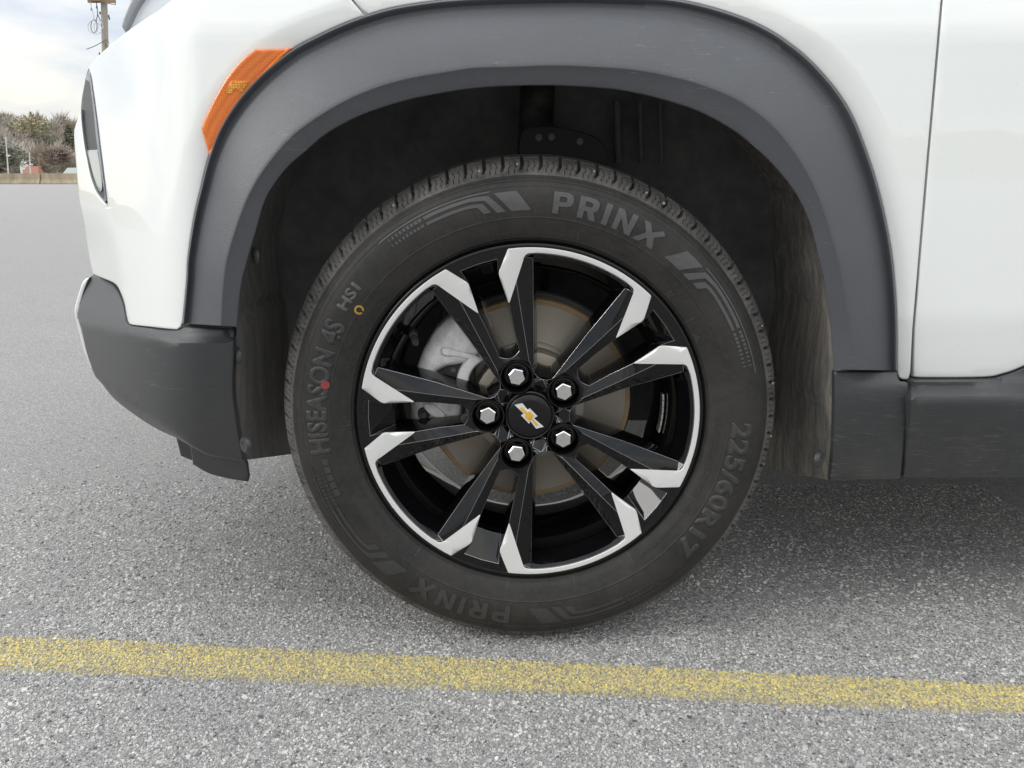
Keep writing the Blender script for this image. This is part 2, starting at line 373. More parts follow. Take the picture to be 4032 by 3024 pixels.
def M_stone():
    k = MB('asphalt_aggregate_stone', (.2,.2,.2), .8, spec=.35); a = k.n('ShaderNodeAttribute'); a.attribute_name = 'tint'; f = a.outputs['Fac']
    c = k.ramp(f, [(0, (.09,.09,.092)), (.14, (.25,.247,.244)), (.45, (.40,.393,.384)), (.75, (.51,.50,.486)), (.94, (.62,.608,.585)), (.982, (.70,.69,.66)), (.992, (.58,.47,.32)), (1, (.72,.71,.69))])
    k.color(k.mix(k.noise(900, 3), k.mix(.18, c, (.07,.07,.07)), c)); k.bump(k.noise(1500, 2), .4, .0004); return k.m
def M_line():
    k = MB('worn_yellow_paint', (.60,.42,.10), .75, spec=.3); a = k.n('ShaderNodeAttribute'); a.attribute_name = 'tint'; f = a.outputs['Fac']
    c = k.ramp(f, [(0, (.24,.225,.18)), (.20, (.42,.38,.26)), (.5, (.62,.535,.26)), (.75, (.78,.635,.20)), (1, (.90,.74,.21))])
    n_ = k.noise(420, 4, .7); c = k.mix(k.ramp(n_, [(.40, .55), (.60, 0.0)]), c, (.24,.23,.205)); k.color(c); k.bump(n_, .5, .0008); return k.m
MAT['stone'] = M_stone(); MAT['line'] = M_line()
sx_, sy_, sr_ = [], [], []
for (n, xr, yr, rmin, rmax) in ((104000, (-.75, .75), (-.33, .12), .0008, .0029), (40000, (-1.1, 1.0), (.12, .65), .0013, .0038), (30000, (-1.9, -.5), (-.2, 2.2), .0018, .0042), (900, (-.75, .75), (-.33, .3), .0032, .0058)):
    x, y, r, _ = stones(n, xr, yr, rmin, rmax, 0); sx_.append(x); sy_.append(y); sr_.append(r)
sx_, sy_, sr_ = map(np.concatenate, (sx_, sy_, sr_))
keep = (rng.random(len(sx_)) > sstep(.35, 1.4, sy_ + np.clip(-sx_-.5, 0, 9)*.45)); sx_, sy_, sr_ = sx_[keep], sy_[keep], sr_[keep]
t = line_t(sx_, sy_); edge = rng.normal(0, .055, len(t)); painted = (t + edge > 0) & (t + edge < 1) & (rng.random(len(t)) < .93)
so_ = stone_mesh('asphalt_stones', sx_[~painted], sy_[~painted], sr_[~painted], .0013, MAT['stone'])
px_, py_ = sx_[~painted], sy_[~painted]; tvv = np.empty(len(so_.data.vertices), np.float32); so_.data.attributes['tint'].data.foreach_get('value', tvv)
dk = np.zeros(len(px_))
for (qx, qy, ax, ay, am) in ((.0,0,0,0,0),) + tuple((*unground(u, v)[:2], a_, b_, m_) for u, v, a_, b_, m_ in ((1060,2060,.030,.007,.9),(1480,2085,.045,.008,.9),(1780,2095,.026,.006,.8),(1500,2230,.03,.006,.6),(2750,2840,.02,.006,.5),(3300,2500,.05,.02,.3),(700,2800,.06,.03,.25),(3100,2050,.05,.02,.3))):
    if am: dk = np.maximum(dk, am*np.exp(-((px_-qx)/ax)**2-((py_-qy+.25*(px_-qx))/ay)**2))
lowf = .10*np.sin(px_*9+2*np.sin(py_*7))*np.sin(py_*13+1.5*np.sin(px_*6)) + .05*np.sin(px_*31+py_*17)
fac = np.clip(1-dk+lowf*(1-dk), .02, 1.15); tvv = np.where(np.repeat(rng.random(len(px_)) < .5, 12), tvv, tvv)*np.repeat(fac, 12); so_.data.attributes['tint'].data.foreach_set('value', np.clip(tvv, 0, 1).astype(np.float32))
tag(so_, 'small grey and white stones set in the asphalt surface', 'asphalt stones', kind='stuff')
n = 23000; lx = rng.uniform(-.8, .8, n); fy = A0[1] + (lx-A0[0])*(A1[1]-A0[1])/(A1[0]-A0[0]); ny = B0[1] + (lx-B0[0])*(B1[1]-B0[1])/(B1[0]-B0[0])
tt = rng.beta(1.35, 1.45, n)*1.03-.02; ly = fy + (ny-fy)*tt; lr = .0010+.0018*rng.random(n)**1.6
lx = np.r_[lx, sx_[painted]]; ly = np.r_[ly, sy_[painted]]; lr = np.r_[lr, sr_[painted]*.9]
ln_ = stone_mesh('parking_line', lx, ly, lr, .0016, MAT['line'])
tv = np.empty(len(ln_.data.vertices), np.float32); ln_.data.attributes['tint'].data.foreach_get('value', tv); tn = np.repeat(line_t(lx, ly), 12)
ln_.data.attributes['tint'].data.foreach_set('value', (tv*(1-.40*sstep(.72, 1.0, tn))).astype(np.float32))
tag(ln_, 'worn yellow painted parking line across the asphalt', kind='structure')

# ------------------------------------------------------------------ the car
car = tag(empty('parked_car', (0, 0, 0)), 'white compact SUV with dark grey plastic wheel arch, seen at its front wheel', 'car')
HUB = (0.0, 0.0, 0.340)
O_pts = [(719,1273),(728,1180),(736,1090),(740,1014),(765,854),(790,747),(821,623),(866,506),(929,405),(1005,316),(1081,247),(1157,190),(1233,149),(1334,101),(1442,60),(1549,30),(1676,9),(1802,-4),(2016,-14),(2250,-18),(2450,-14),(2600,-8),(2696,4),(2823,35),(2949,79),(3044,127),(3108,171),(3171,221),(3234,285),(3297,361),(3348,443),(3392,543),(3447,705),(3486,862),(3513,1019),(3527,1176),(3531,1300),(3532,1458)]
K_pts = [(872,1282),(880,1130),(897,1013),(935,886),(980,772),(1043,665),(1138,551),(1233,475),(1359,399),(1486,345),(1613,310),(1739,288),(1866,269),(2000,265),(2190,259),(2380,267),(2506,278),(2633,301),(2759,335),(2886,386),(2981,446),(3044,500),(3108,576),(3171,671),(3222,778),(3259,886),(3304,1050),(3330,1200),(3346,1330),(3352,1456)]
I_pts = [(934,1286),(942,1185),(954,1100),(967,1050),(1005,918),(1043,791),(1087,715),(1138,652),(1201,598),(1284,528),(1391,468),(1486,430),(1613,392),(1739,367),(1866,348),(2000,339),(2190,337),(2380,348),(2506,367),(2633,399),(2759,443),(2886,513),(2981,589),(3063,671),(3139,772),(3190,886),(3222,1013),(3244,1109),(3270,1292),(3282,1455)]
Os, Ks, Is = sm(O_pts), sm(K_pts), sm(I_pts)
def sstep(a, b, x): t = np.clip((x-a)/(b-a), 0, 1); return t*t*(3-2*t)
def Yfront(P):      # plan curve of the nose: the body turns away to the left
    s = np.clip((800-P[:, 0])/500, 0, 1.15); return .30*s**2.1
def Ybody(P):
    d = dist_poly(P, O_pts, False)
    y = .004 + Yfront(P) + .007*np.clip(1-d/95, 0, 1)
    y += .03*np.clip((150-P[:, 1])/420, 0, 1)**1.6                       # shoulder leans inwards
    y += .012*np.clip((P[:, 1]-1250)/260, 0, 1)*(P[:, 0] > 2000)
    cx = 431 + (P[:, 1]-836)*65/355                                     # crease down the bumper corner
    y += .00055*np.clip(cx-P[:, 0], 0, 200)*(P[:, 0] < 520)*sstep(790, 1000, P[:, 1])
    return y
# front bumper cover
diag = [(980,-250),(820,-120),(657,16),(575,73),(494,130),(429,184),(391,217),(350,263)]
pod_r = [(350,267),(356,285),(362,308),(380,439),(395,562),(413,706),(426,815)]
pod_l = [(426,815),(402,786),(380,757),(358,699),(344,634),(333,576),(322,489),(319,431)]
sil = [(319,431),(306,470),(293,511),(292,540),(301,663),(311,779),(330,873),(348,996),(364,1074)]
wbot = [(366,1077),(405,1094),(445,1111),(467,1133),(489,1191),(497,1235),(503,1263),(509,1274),(520,1278),(600,1287),(680,1296),(700,1296),(712,1287),(717,1273)]
Oleft = [p for p in Os if p[0] <= 1436]
Orig = [p for p in Os if p[0] >= 1448]
bump_out = join_paths(sm(diag, 20), sm(pod_r, 16), sm(pod_l, 16), sm(sil, 16), sm(wbot, 10), Oleft, lin([(1436,62),(1384,0),(1210,-250)], 20))
panel('front_bumper', bump_out[:], lambda P: Ybody(P), MAT['paint'], car, grid=24, back=.06, r3=.0016)
# fender
fend = join_paths(Orig, sm([(3532,1459),(3536,1479),(3547,1492),(3572,1494),(3580,1480)], 8), lin([(3584,1460),(3592,1300),(3647,650),(3704,0),(3724,-250)], 24), lin([(3724,-250),(1222,-250)], 30), lin([(1222,-250),(1392,0),(1446,58)], 20))
panel('fender', fend, Ybody, MAT['paint'], car, grid=26, back=.05, r3=.0016)
# door
door = join_paths(lin([(3732,-250),(3712,0),(3655,650),(3600,1300),(3595,1460),(3594,1480)], 24), sm([(3594,1483),(3640,1487),(3872,1485),(3949,1471),(4000,1454),(4060,1425),(4130,1370),(4220,1280)], 14), lin([(4220,1280),(5200,1280),(5200,-250),(3732,-250)], 40))
panel('front_door', door, Ybody, MAT['paint'], car, grid=34, back=.05, r=7)
# hood and glasshouse closing the top of the body (above the frame)
TL = unproj(900, -245, .10); TR = unproj(3730, -250, .05)
mk('hood', [(-.62,.22,TL[2]-.03),(-.30,.10,TL[2]+.01),(1.0,.055,TR[2]),(1.0,1.7,TR[2]+.10),(-.1,1.7,TR[2]+.06),(-.62,1.7,TL[2]-.02)], [(0,1,2,3,4,5)], MAT['paint'], car, False)
# arch trim
NS = 260; Oc, Kc, Ic = resample(Os, NS), resample(Ks, NS), resample(Is, NS)
rows = []
prof = [(0, .030), (0, .006), (.006, -.0035), (.022, -.0062), (.045, -.0055), (.075, -.001), (.11, .0015), (.16, .0005), (.24, -.0045), (.36, -.0130), (.5, -.0215), (.64, -.0290), (.8, -.0365), (.93, -.0422), (.985, -.0440), (1.0, -.0440)]
prof2 = [(.02, -.0437), (.25, -.0412), (.6, -.0378), (.92, -.0350), (.98, -.0342), (1.0, -.032), (1.0, -.026), (1.0, .012)]
for tq, y in prof: rows.append([unproj(*(Oc[i]*(1-tq)+Kc[i]*tq), y) for i in range(NS)])
for tq, y in prof2: rows.append([unproj(*(Kc[i]*(1-tq)+Ic[i]*tq), y) for i in range(NS)])
loft('wheel_arch_trim', rows, MAT['plastic'], car, ang=60)
# side marker
mk_out = join_paths(lin([(825,617),(793,506)], 12), sm([(793,506),(809,462),(853,373),(904,291),(954,234),(1005,193)], 12), lin([(1005,193),(1151,190)], 12), sm([(1151,190),(1100,231),(1030,304),(973,373),(916,456),(872,532),(844,582),(825,617)], 12))
Yfm = lambda P: Ybody(P) - .0065
mk_o = panel('side_marker_lamp', mk_out, Yfm, MAT['amber'], car, grid=16, r=10, back=.02, r3=.003)
mk_o['label'] = 'orange side marker lamp along the edge of the wheel arch'
panel('reflector_patch', lin([(908,318),(982,320),(966,344),(946,370),(936,356),(922,354),(912,370),(884,368),(908,318)][:-1], 8), lambda P: Yfm(P)-.0008, MAT['amber_ref'], mk_o, grid=10, r=2, back=.002, r3=.0004)
ei = resample(sm([(1142,194),(1100,229),(1030,302),(973,371),(916,454),(872,530),(846,578),(829,606)]), 60)
rws = []
for off, dy in ((-1, -.001), (2, -.0025), (-6, -.0026), (-9, -.0008)):
    P_ = ei + np.array([off*.8, off*.55]); yy = Yfm(P_) + dy; rws.append([unproj(p[0], p[1], y) for p, y in zip(P_, yy)])
loft('lens_edge', rws, MAT['amber_edge'], mk_o)
# lower cladding of the bumper
def Yclad(P):
    y = Yfront(P)*1.0 - .002
    crest = 1251 + (P[:, 0]-316)*.19; crest = np.minimum(crest, 1321)
    up = np.clip((crest-P[:, 1])/150, 0, 1.4); y += .085*up**1.1*sstep(760, 600, P[:, 0]) + .006*np.clip((1300-P[:, 1])/30, 0, 1)*(P[:, 0] > 700)
    y -= .013*sstep(0, 25, P[:, 1]-crest)
    y += .060*np.clip((P[:, 1]-crest-20)/480, 0, 1)**1.25
    # under-edge facet
    e = np.interp(P[:, 0], [376, 465, 598, 690, 750, 823, 962], [1483, 1555, 1634, 1700, 1752, 1790, 1818])
    y += .0011*np.clip(P[:, 1]-e, 0, 60)
    return y
c_out = join_paths(sm([(371,1076),(347,1103),(330,1150),(309,1225)], 12), sm([(309,1225),(313,1258),(342,1390),(376,1483)], 14), sm([(376,1483),(399,1508),(452,1572),(540,1640),(620,1690),(690,1722)], 14), sm([(690,1722),(750,1756),(823,1793),(900,1806),(962,1818)], 14), sm([(962,1818),(950,1760),(932,1650),(919,1543),(920,1400),(922,1292)], 16), lin([(922,1292),(742,1283),(722,1290)], 12), sm([(720,1292),(705,1301),(680,1303),(600,1293),(518,1284),(505,1277),(497,1264),(486,1195),(463,1140),(441,1116),(403,1098),(371,1080)], 12))
panel('bumper_cladding', c_out, Yclad, MAT['plastic_dark'], car, grid=22, back=.012)
s_o = join_paths(sm([(352,1092),(326,1109),(299,1192),(293,1231),(309,1304),(333,1390),(372,1482)], 12), sm([(372,1482),(352,1400),(330,1320),(313,1258),(311,1225),(330,1150),(352,1092)], 12))
panel('silver_skid_trim', s_o, lambda P: np.full(len(P), .315), MAT['silver_trim'], car, grid=10, r=5, back=.25)
# air deflector strips under the bumper
panel('air_deflector', lin([(688,1700),(712,1795),(753,1812),(830,1800),(830,1740)], 14)[:-1], lambda P: np.full(len(P), .13), MAT['plastic_dark'], car, grid=20, r=4, back=.006)
panel('air_deflector', join_paths(lin([(748,1745),(760,1828)], 14), sm([(760,1828),(816,1861),(880,1880),(956,1894)], 14), lin([(956,1894),(976,1896),(980,1876),(972,1820),(880,1760),(748,1745)], 14)), lambda P: np.full(len(P), .085), MAT['plastic_dark'], car, grid=20, r=4, back=.006)
# headlamp pod in the bumper corner
pod = join_paths(sm(pod_r, 16), sm(pod_l, 16), sm([(319,431),(322,390),(330,345),(340,294),(350,267)], 14))
Yp = lambda P: Yfront(P) + .020
pd = panel('headlamp_pod', pod, Yp, MAT['plastic_dark'], car, grid=12, r=4, back=.12); pd['label'] = 'dark recessed headlamp pod at the bumper corner'
panel('pod_frame', join_paths(sm([(352,272),(340,300),(338,312),(352,322),(358,360),(368,440),(378,540),(392,640),(404,720),(412,770),(410,795)], 12), sm([(418,790),(408,706),(391,562),(376,439),(359,308)], 12)), lambda P: Yfront(P)+.008, MAT['trim'], pd, grid=10, r=4, back=.01)
panel('headlamp_lens', join_paths(sm([(340,590),(352,640),(368,700),(382,738),(395,756),(402,748),(402,715),(394,650),(384,590)], 10), lin([(384,590),(340,590)], 10)), lambda P: Yfront(P)+.012, MAT['lens'], pd, grid=10, r=5, back=.006)
# upper lamp peeking over the nose
up_o = join_paths(sm([(600,-140),(560,-70),(519,0),(500,41),(486,76),(480,104)], 10), lin([(480,104),(494,128)], 10), sm([(494,128),(502,108),(516,79),(537,35),(559,0),(600,-60),(650,-140)], 10))
up = panel('daytime_running_lamp', up_o, lambda P: np.full(len(P), .128), MAT['trim'], car, grid=10, r=5, back=.012)
panel('lamp_lens', join_paths(sm([(640,-140),(596,-60),(556,0),(535,35),(514,79),(500,108),(496,132)], 12), lin([(496,132),(800,-60),(800,-140),(640,-140)], 20)), lambda P: np.full(len(P), .140), MAT['clear_lens'], up, grid=16, r=5, back=.05)
# cladding behind the wheel and sill
def Yrear(P): return -.004 + .040*np.clip((P[:, 1]-1560)/330, 0, 1)**1.3 - .010*sstep(3290, 3420, P[:, 0])*sstep(1470, 1520, P[:, 1])
r_o = join_paths(lin([(3284,1461),(3528,1464)], 14), sm([(3530,1466),(3537,1491),(3550,1505),(3574,1509)], 8), sm([(3574,1512),(3570,1640),(3562,1740),(3544,1883)], 16), lin([(3544,1884),(3266,1892)], 16), sm([(3266,1892),(3278,1750),(3283,1600),(3284,1461)], 16))
panel('rear_arch_cladding', r_o, Yrear, MAT['plastic_dusty'], car, grid=24, back=.008)
def Ysill(P):
    y = .010 - .018*sstep(1500, 1506, P[:, 1]) ; y = .012 - .016*sstep(1490, 1507, P[:, 1]) + .006*sstep(1508, 1530, P[:, 1]) - .034*np.clip((P[:, 1]-1520)/46, 0, 1)
    return y + .060*np.clip((P[:, 1]-1572)/310, 0, 1)**1.15
s_out = join_paths(lin([(3590,1496),(3600,1494)], 8), sm([(3600,1494),(3872,1492),(3950,1478),(4002,1460),(4062,1431),(4132,1376),(4222,1286)], 14), lin([(4222,1286),(5200,1286),(5200,1872),(3556,1880)], 30), sm([(3556,1880),(3568,1760),(3580,1640),(3585,1520),(3588,1496)], 14))
panel('sill_cladding', s_out, Ysill, MAT['plastic_dusty'], car, grid=22, back=.06)
# dark strip behind the panel gaps
gx = unproj(3640, 600, .03)
box('gap_seal', (gx[0]-.012, .062, .62), (.10, .02, .62), MAT['seal'], car)
# arch liner
LI = sm([(962,1811),(945,1740),(932,1650),(922,1543),(926,1400)] + I_pts[1:-1] + [(3284,1455),(3286,1600),(3280,1750),(3262,1889)], 14)
LI = resample(LI, 240); LY = np.where(LI[:, 1] > 1290, np.where(LI[:, 0] < 2000, Yclad(LI)+.004, Yrear(LI)+.004), -.012); LY = np.maximum(LY, -.012)
base = [unproj(p[0], p[1], y_) for p, y_ in zip(LI, LY)]; rows = []
for j, y in enumerate([-.012, .0, .015, .04, .07, .11, .15, .2, .26, .33]):
    k_ = y+.012; rw = []
    for i, (x, y0_, z) in enumerate(base):
        g = min(1, k_/.02)*.006; a = math.atan2(z-HUB[2], x)
        up_ = sstep(.0, .25, z-HUB[2]); rr = g + .05*up_*min(1, k_/.12)
        rib = .010*math.exp(-((i-196)/7.0)**2)*min(1, k_/.1)
        zz = z + math.sin(a)*rr; xx = x + math.cos(a)*(rr - rib)
        if i < 12 or i > 228: zz -= k_*.25
        rw.append((xx, y0_ + (y+.012)*(.33-y0_)/.342, zz))
    rows.append(rw)
loft('wheel_arch_liner', rows, MAT['liner'], car, ang=70)
# inner wall, strut and spring seat
bw = [(x, .3295, max(z, .24)) for x, y, z in rows[-1]]
mk('inner_wing_panel', bw, [tuple(range(len(bw)))], MAT['under'], car, False)
tube('suspension_strut', [(0, .21, .34), (.01, .24, .62), (.015, .27, .80)], [.028, .028, .026], MAT['dark_metal'], car, 20)
ss = lathe('spring_seat', [(.02, 0), (.075, 0), (.085, .006), (.085, .02), (.07, .03), (.02, .03)], MAT['dark_metal'], car, 48)
ss.rotation_euler = (R_(-82), 0, 0); ss.location = (.045, .24, .66)
hp = panel('spring_seat_bracket', sm([(2040,600),(2055,520),(2110,498),(2200,500),(2300,522),(2370,560),(2395,640),(2330,665),(2200,650),(2100,640),(2040,600)], 12)[:-1], lambda P: np.full(len(P), .17), MAT['strut_dark'], car, grid=20, r=6, back=.02)
for px, py, rr in ((2122, 541, 12), (2172, 539, 13), (2284, 557, 13)):
    c0 = unproj(px, py, .168); h = lathe('hole_rim', [(.0, .001), (.0034, .001), (.0038, -.0012), (.0048, -.0012), (.0052, .002)], MAT['under'], hp, 20, loc=c0)
for i_, (px, w_) in enumerate(((2430, 18), (2520, 10), (2600, 12))):
    a, b = unproj(px, 400, .30), unproj(px+5, 640, .30); tube('liner_rib', [a, b], .006 if w_ > 12 else .004, MAT['under'], car, 8)
# liner screws
def screw(px, py, y, yaw):
    c0 = unproj(px, py, y); o = lathe('liner_screw', [(0, -.002), (.004, -.002), (.0045, -.003), (.010, -.003), (.012, 0), (.012, .003)], MAT['plastic_dark'], car, 24, loc=c0); o.rotation_euler = (0, 0, R_(yaw)); return o
screw(1004, 1006, .012, -62); screw(933, 1400, .006, -60); screw(966, 1751, .014, -45); screw(3226, 1808, .012, 50)
# floor of the car and far side
mk('floor_pan', [(-.45,.33,.33),(3.4,.10,.33),(3.4,1.75,.33),(-.55,1.75,.33),(-.62,.34,.33)], [(0,1,2,3,4)], MAT['floor'], car, False)
mk('nose_core', [(-.60,.34,.34),(-.60,.34,.98),(-.60,1.7,.98),(-.60,1.7,.34)], [(0,1,2,3)], MAT['under'], car, False)
mk('firewall', [(.55,.12,.30),(3.4,.12,.30),(3.4,.12,1.05),(.55,.12,1.05)], [(0,1,2,3)], MAT['under'], car, False)

# ------------------------------------------------------------------ wheel
RW = .2278
def P3(r, al, d): a = R_(al); return (RW*r*math.cos(a), d/1000., RW*r*math.sin(a))
class Soup:
    def __init__(s): s.V = []; s.F = []
    def add(s, pts, flip=False):
        b = len(s.V); s.V += pts; f = list(range(b, b+len(pts))); s.F.append(f[::-1] if flip else f)
S = Soup()
def line_rt(p, q, t):
    a = (p[0]*math.cos(R_(p[1])), p[0]*math.sin(R_(p[1]))); b = (q[0]*math.cos(R_(q[1])), q[0]*math.sin(R_(q[1])))
    x, y = a[0]*(1-t)+b[0]*t, a[1]*(1-t)+b[1]*t; return math.hypot(x, y), math.degrees(math.atan2(y, x))
a3 = (.938, 17.2, 7.5); Win = (.262, 12.5, 15); Wm = (*line_rt(a3, Win, .5), 19.0)
Dp = (.945, 20.2, 2.0); Cp = (.682, 28.4, 8.5); Mo = (*line_rt(Dp, Cp, .52), 5.2); Mi = (.335, 19.0, 15); Mm = (*line_rt(Mo, Mi, .5), 8.5)
Ni = (.395, 27.2, 18.5); Nm = (*line_rt(Cp, Ni, .5), 17.0); Ap = (1.0, 25.4, .8); Bp = (.872, 30.2, 3.4); P1 = (.952, 29.4, 1.8)
Nb = (.372, 31.5, 18.5); Nc = (.364, 36, 18.5); Wb1 = (.240, 6.5, 13); Wb0 = (.236, 0, 13)
arc = [0, 4.5, 9, 13.5, 17.2]
for kk in range(5):
    for sg in (1, -1):
        T = lambda p: P3(p[0], 72*kk + sg*p[1], p[2])
        def f(*pts): S.add([T(p) for p in pts], flip=(sg < 0))
        for q0, q1 in zip(arc[:-1], arc[1:]):
            r1 = .946 if q1 < 17 else .938; r0 = .946; d1 = 4 if q1 < 17 else 5.5
            f((.966, q0, 1), (r0, q0, 4), (r1, q1, d1), (.966, q1, 1))
            f((1.0, q0, .8), (.966, q0, 1), (.966, q1, 1), (1.0, q1, .8))
            rb1 = .872
            f((r0, q0, 4), (.872, q0*.93, 34), (.872, q1*.93, 34), (r1, q1, d1))
        f((.966, 17.2, 1), a3, Dp); f((1.0, 17.2, .8), (.966, 17.2, 1), Dp, Ap)
        f(Ap, Dp, Mo, Cp, Bp)
        f(Dp, a3, Wm, Mm, Mo); f(Mm, Wm, Win, Mi)
        f(Mo, Mm, Nm, Cp); f(Mm, Mi, Ni, Nm)
        f(Ap, Bp, P1, (1.0, 29.4, .8)); f((1.0, 29.4, .8), P1, (.952, 36, 1.8), (1.0, 36, .8))
        # narrow pocket walls
        top = [(.952, 36, 1.8), P1, Bp, Cp, Nm, Ni, Nb, Nc]
        bot = [(.815, 36, 33), (.815, 30.6, 33), (.79, 30.8, 34), (.68, 29.8, 36), (.54, 29.2, 38), (.42, 29.0, 40), (.395, 32, 41), (.388, 36, 41)]
        bo2 = [(p[0], p[1], p[2]+20) for p in bot]
        for i in range(7): f(top[i], top[i+1], bot[i+1], bot[i]); f(bot[i], bot[i+1], bo2[i+1], bo2[i])
        # large window walls
        topw = [a3, Wm, Win, Wb1, Wb0]; botw = [(.872, 17.2*.93, 34), (*line_rt((.872, 15.4), (.30, 9.5), .5), 40), (.295, 9.0, 42), (.285, 5, 42), (.283, 0, 42)]
        bow2 = [(p[0], p[1], p[2]+16) for p in botw]
        for i in range(4): f(topw[i], botw[i], botw[i+1], topw[i+1]); f(botw[i], bow2[i], bow2[i+1], botw[i+1])
# hub plate with holes
hub_out = []
for kk in range(5):
    seq = [(.364, 36), (.372, 31.5), (.395, 27.2), (.335, 19.0), (.262, 12.5), (.240, 6.5), (.236, 0)]
    dep = [18.5, 18.5, 18.5, 15, 15, 13, 13]
    for (r, a), d in list(zip(seq, dep))[1:]: hub_out.append((r, 72*kk-a, d))
    for (r, a), d in list(zip(seq, dep))[::-1][1:]: hub_out.append((r, 72*kk+a, d))
pts2 = []; dd = []; edges = []
for r, a, d in hub_out: pts2.append((r*math.cos(R_(a)), r*math.sin(R_(a)))); dd.append(d)
n0 = len(pts2); edges += [(i, (i+1) % n0) for i in range(n0)]
def circ(cx, cy, rr, d, n):
    b = len(pts2)
    for i in range(n): a = 2*PI*i/n; pts2.append((cx+rr*math.cos(a), cy+rr*math.sin(a))); dd.append(d)
    edges.extend([(b+i, b+(i+1) % n) for i in range(n)])
lugs = [(.250*math.cos(R_(36+72*i)), .250*math.sin(R_(36+72*i))) for i in range(5)]
for cx, cy in lugs: circ(cx, cy, .1, 16.5, 32)
circ(0, 0, .150, 23, 48)
vs, es, fs, ov, oe, of = delaunay_2d_cdt([Vector(p) for p in pts2], edges, [], 1, 1e-6)
zz = {}
for i, o_ in enumerate(ov):
    zz[i] = dd[o_[0]] if o_ else 18
for fc in fs:
    c = np.mean([tuple(vs[i]) for i in fc], axis=0)
    if math.hypot(*c) < .150*.985 or any(math.hypot(c[0]-x, c[1]-y) < .1*.97 for x, y in lugs): continue
    S.add([(vs[i].x*RW, zz[i]/1000., vs[i].y*RW) for i in fc], flip=False)
me = bpy.data.meshes.new('alloy_wheel'); bm = bmesh.new()
bv = [bm.verts.new(v) for v in S.V]
for fc in S.F:
    try: bm.faces.new([bv[i] for i in fc])
    except ValueError: pass
bmesh.ops.remove_doubles(bm, verts=bm.verts, dist=.00025)
bmesh.ops.dissolve_degenerate(bm, edges=bm.edges, dist=.0001)
bmesh.ops.recalc_face_normals(bm, faces=bm.faces)
bm.faces.ensure_lookup_table()
bm.to_mesh(me); bm.free(); me.materials.append(MAT['gloss'])
wheel = bpy.data.objects.new('wheel', me); COL.objects.link(wheel); wheel.parent = car; wheel.location = HUB
me.polygons.foreach_set('use_smooth', [True]*len(me.polygons)); me.set_sharp_from_angle(angle=R_(25))
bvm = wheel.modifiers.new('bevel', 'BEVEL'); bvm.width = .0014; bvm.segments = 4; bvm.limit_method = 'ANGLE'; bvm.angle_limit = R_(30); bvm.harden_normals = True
me.materials.append(MAT['edge']); bvm.material = 1  # bevel faces carry the painted highlight
wheel['label'] = 'gloss black alloy wheel with machined spoke tips'
# barrel and flange
m_ = lambda L_: [(r*RW, d/1000.) for r, d in L_]
lathe('rim_barrel', m_([(.884, 26), (.872, 34), (.858, 46), (.850, 62), (.845, 84), (.838, 94), (.836, 128), (.838, 150), (.845, 168), (.86, 180), (.90, 188)]), MAT['gloss'], wheel, 160)
lathe('rim_flange', m_([(.998, 1.0), (1.004, .4), (1.014, .2), (1.022, 1.4), (1.030, 5), (1.034, 12), (1.0, 14)]), MAT['gloss'], wheel, 200)
# machined faces
mf_out = []
def rt(r, a): return (r*math.cos(R_(a)), r*math.sin(R_(a)))
def roundc(p0, p1, p2, rad, n=5):
    p0, p1, p2 = map(np.array, (p0, p1, p2)); u = (p0-p1)/np.linalg.norm(p0-p1); v = (p2-p1)/np.linalg.norm(p2-p1); a = p1+u*rad; b = p1+v*rad
    return [tuple((1-t)**2*a + 2*t*(1-t)*p1 + t*t*b) for t in np.linspace(0, 1, n)]
half = []
outerA = [rt(.999, a) for a in np.linspace(0, 24.9, 12)]
poly = outerA + roundc(rt(.999, 24.9), rt(.998, 25.4), rt(.872, 30.1), .004, 3) + roundc(rt(.998, 25.4), rt(.872, 30.1), rt(.684, 28.3), .02) + roundc(rt(.872, 30.1), rt(.684, 28.3), rt(.93, 20.8), .014) \
    + roundc(rt(.684, 28.3), rt(.965, 19.8), rt(.968, 15), .028, 7) + [rt(.969, a) for a in np.linspace(16, 0, 8)]
full = [(x, -y) for x, y in poly[::-1]][:-1] if False else None
up_h = poly; dn_h = [(x, -y) for x, y in poly][::-1]
ring = up_h[1:-1] + [poly[-1]] + dn_h[1:-1] + [poly[0]]
mfm = None
def mf_pt(x, y, Y): return (x/1000*RW, Y, y/1000*RW)
mf0 = panel('machined_face', [(x*1000, y*1000) for x, y in ring], lambda P: (-.45 + (1000-np.hypot(P[:, 0], P[:, 1]))*.0245)/1000., MAT['machined'], wheel, grid=28, r=5, back=.0018, r3=.0006, pt=mf_pt)
for i in range(1, 5):
    c = mf0.copy(); COL.objects.link(c); c.parent = wheel; c.rotation_euler = (0, -R_(72*i), 0)
# lug pockets and nuts
pk0 = lathe('lug_pocket', [(.0242, .022), (.0236, .0150), (.0226, .0118), (.0212, .0116), (.0200, .0138), (.0192, .022), (.0185, .034), (.004, .036)], MAT['gloss'], wheel, 56)
nut = bmesh.new()
nr = [(.0105, .034, 32, 0), (.0122, .030, 0, 0)]
V = []; F = []; Kn = 6
lv = [(.0137, .034), (.0137, .0175), (.0128, .0145), (.0098, .0120)]
for r, y in lv:
    for i in range(Kn): a = 2*PI*i/Kn + PI/2; V.append((r*math.cos(a), y, r*math.sin(a)))
for j in range(3):
    for i in range(Kn): F.append((j*Kn+i, (j+1)*Kn+i, (j+1)*Kn+(i+1) % Kn, j*Kn+(i+1) % Kn))
F.append(tuple(range(3*Kn, 4*Kn)))
nt0 = mk('lug_nut', V, F, MAT['chrome'], wheel, False)
b_ = nt0.modifiers.new('bevel', 'BEVEL'); b_.width = .0009; b_.segments = 3
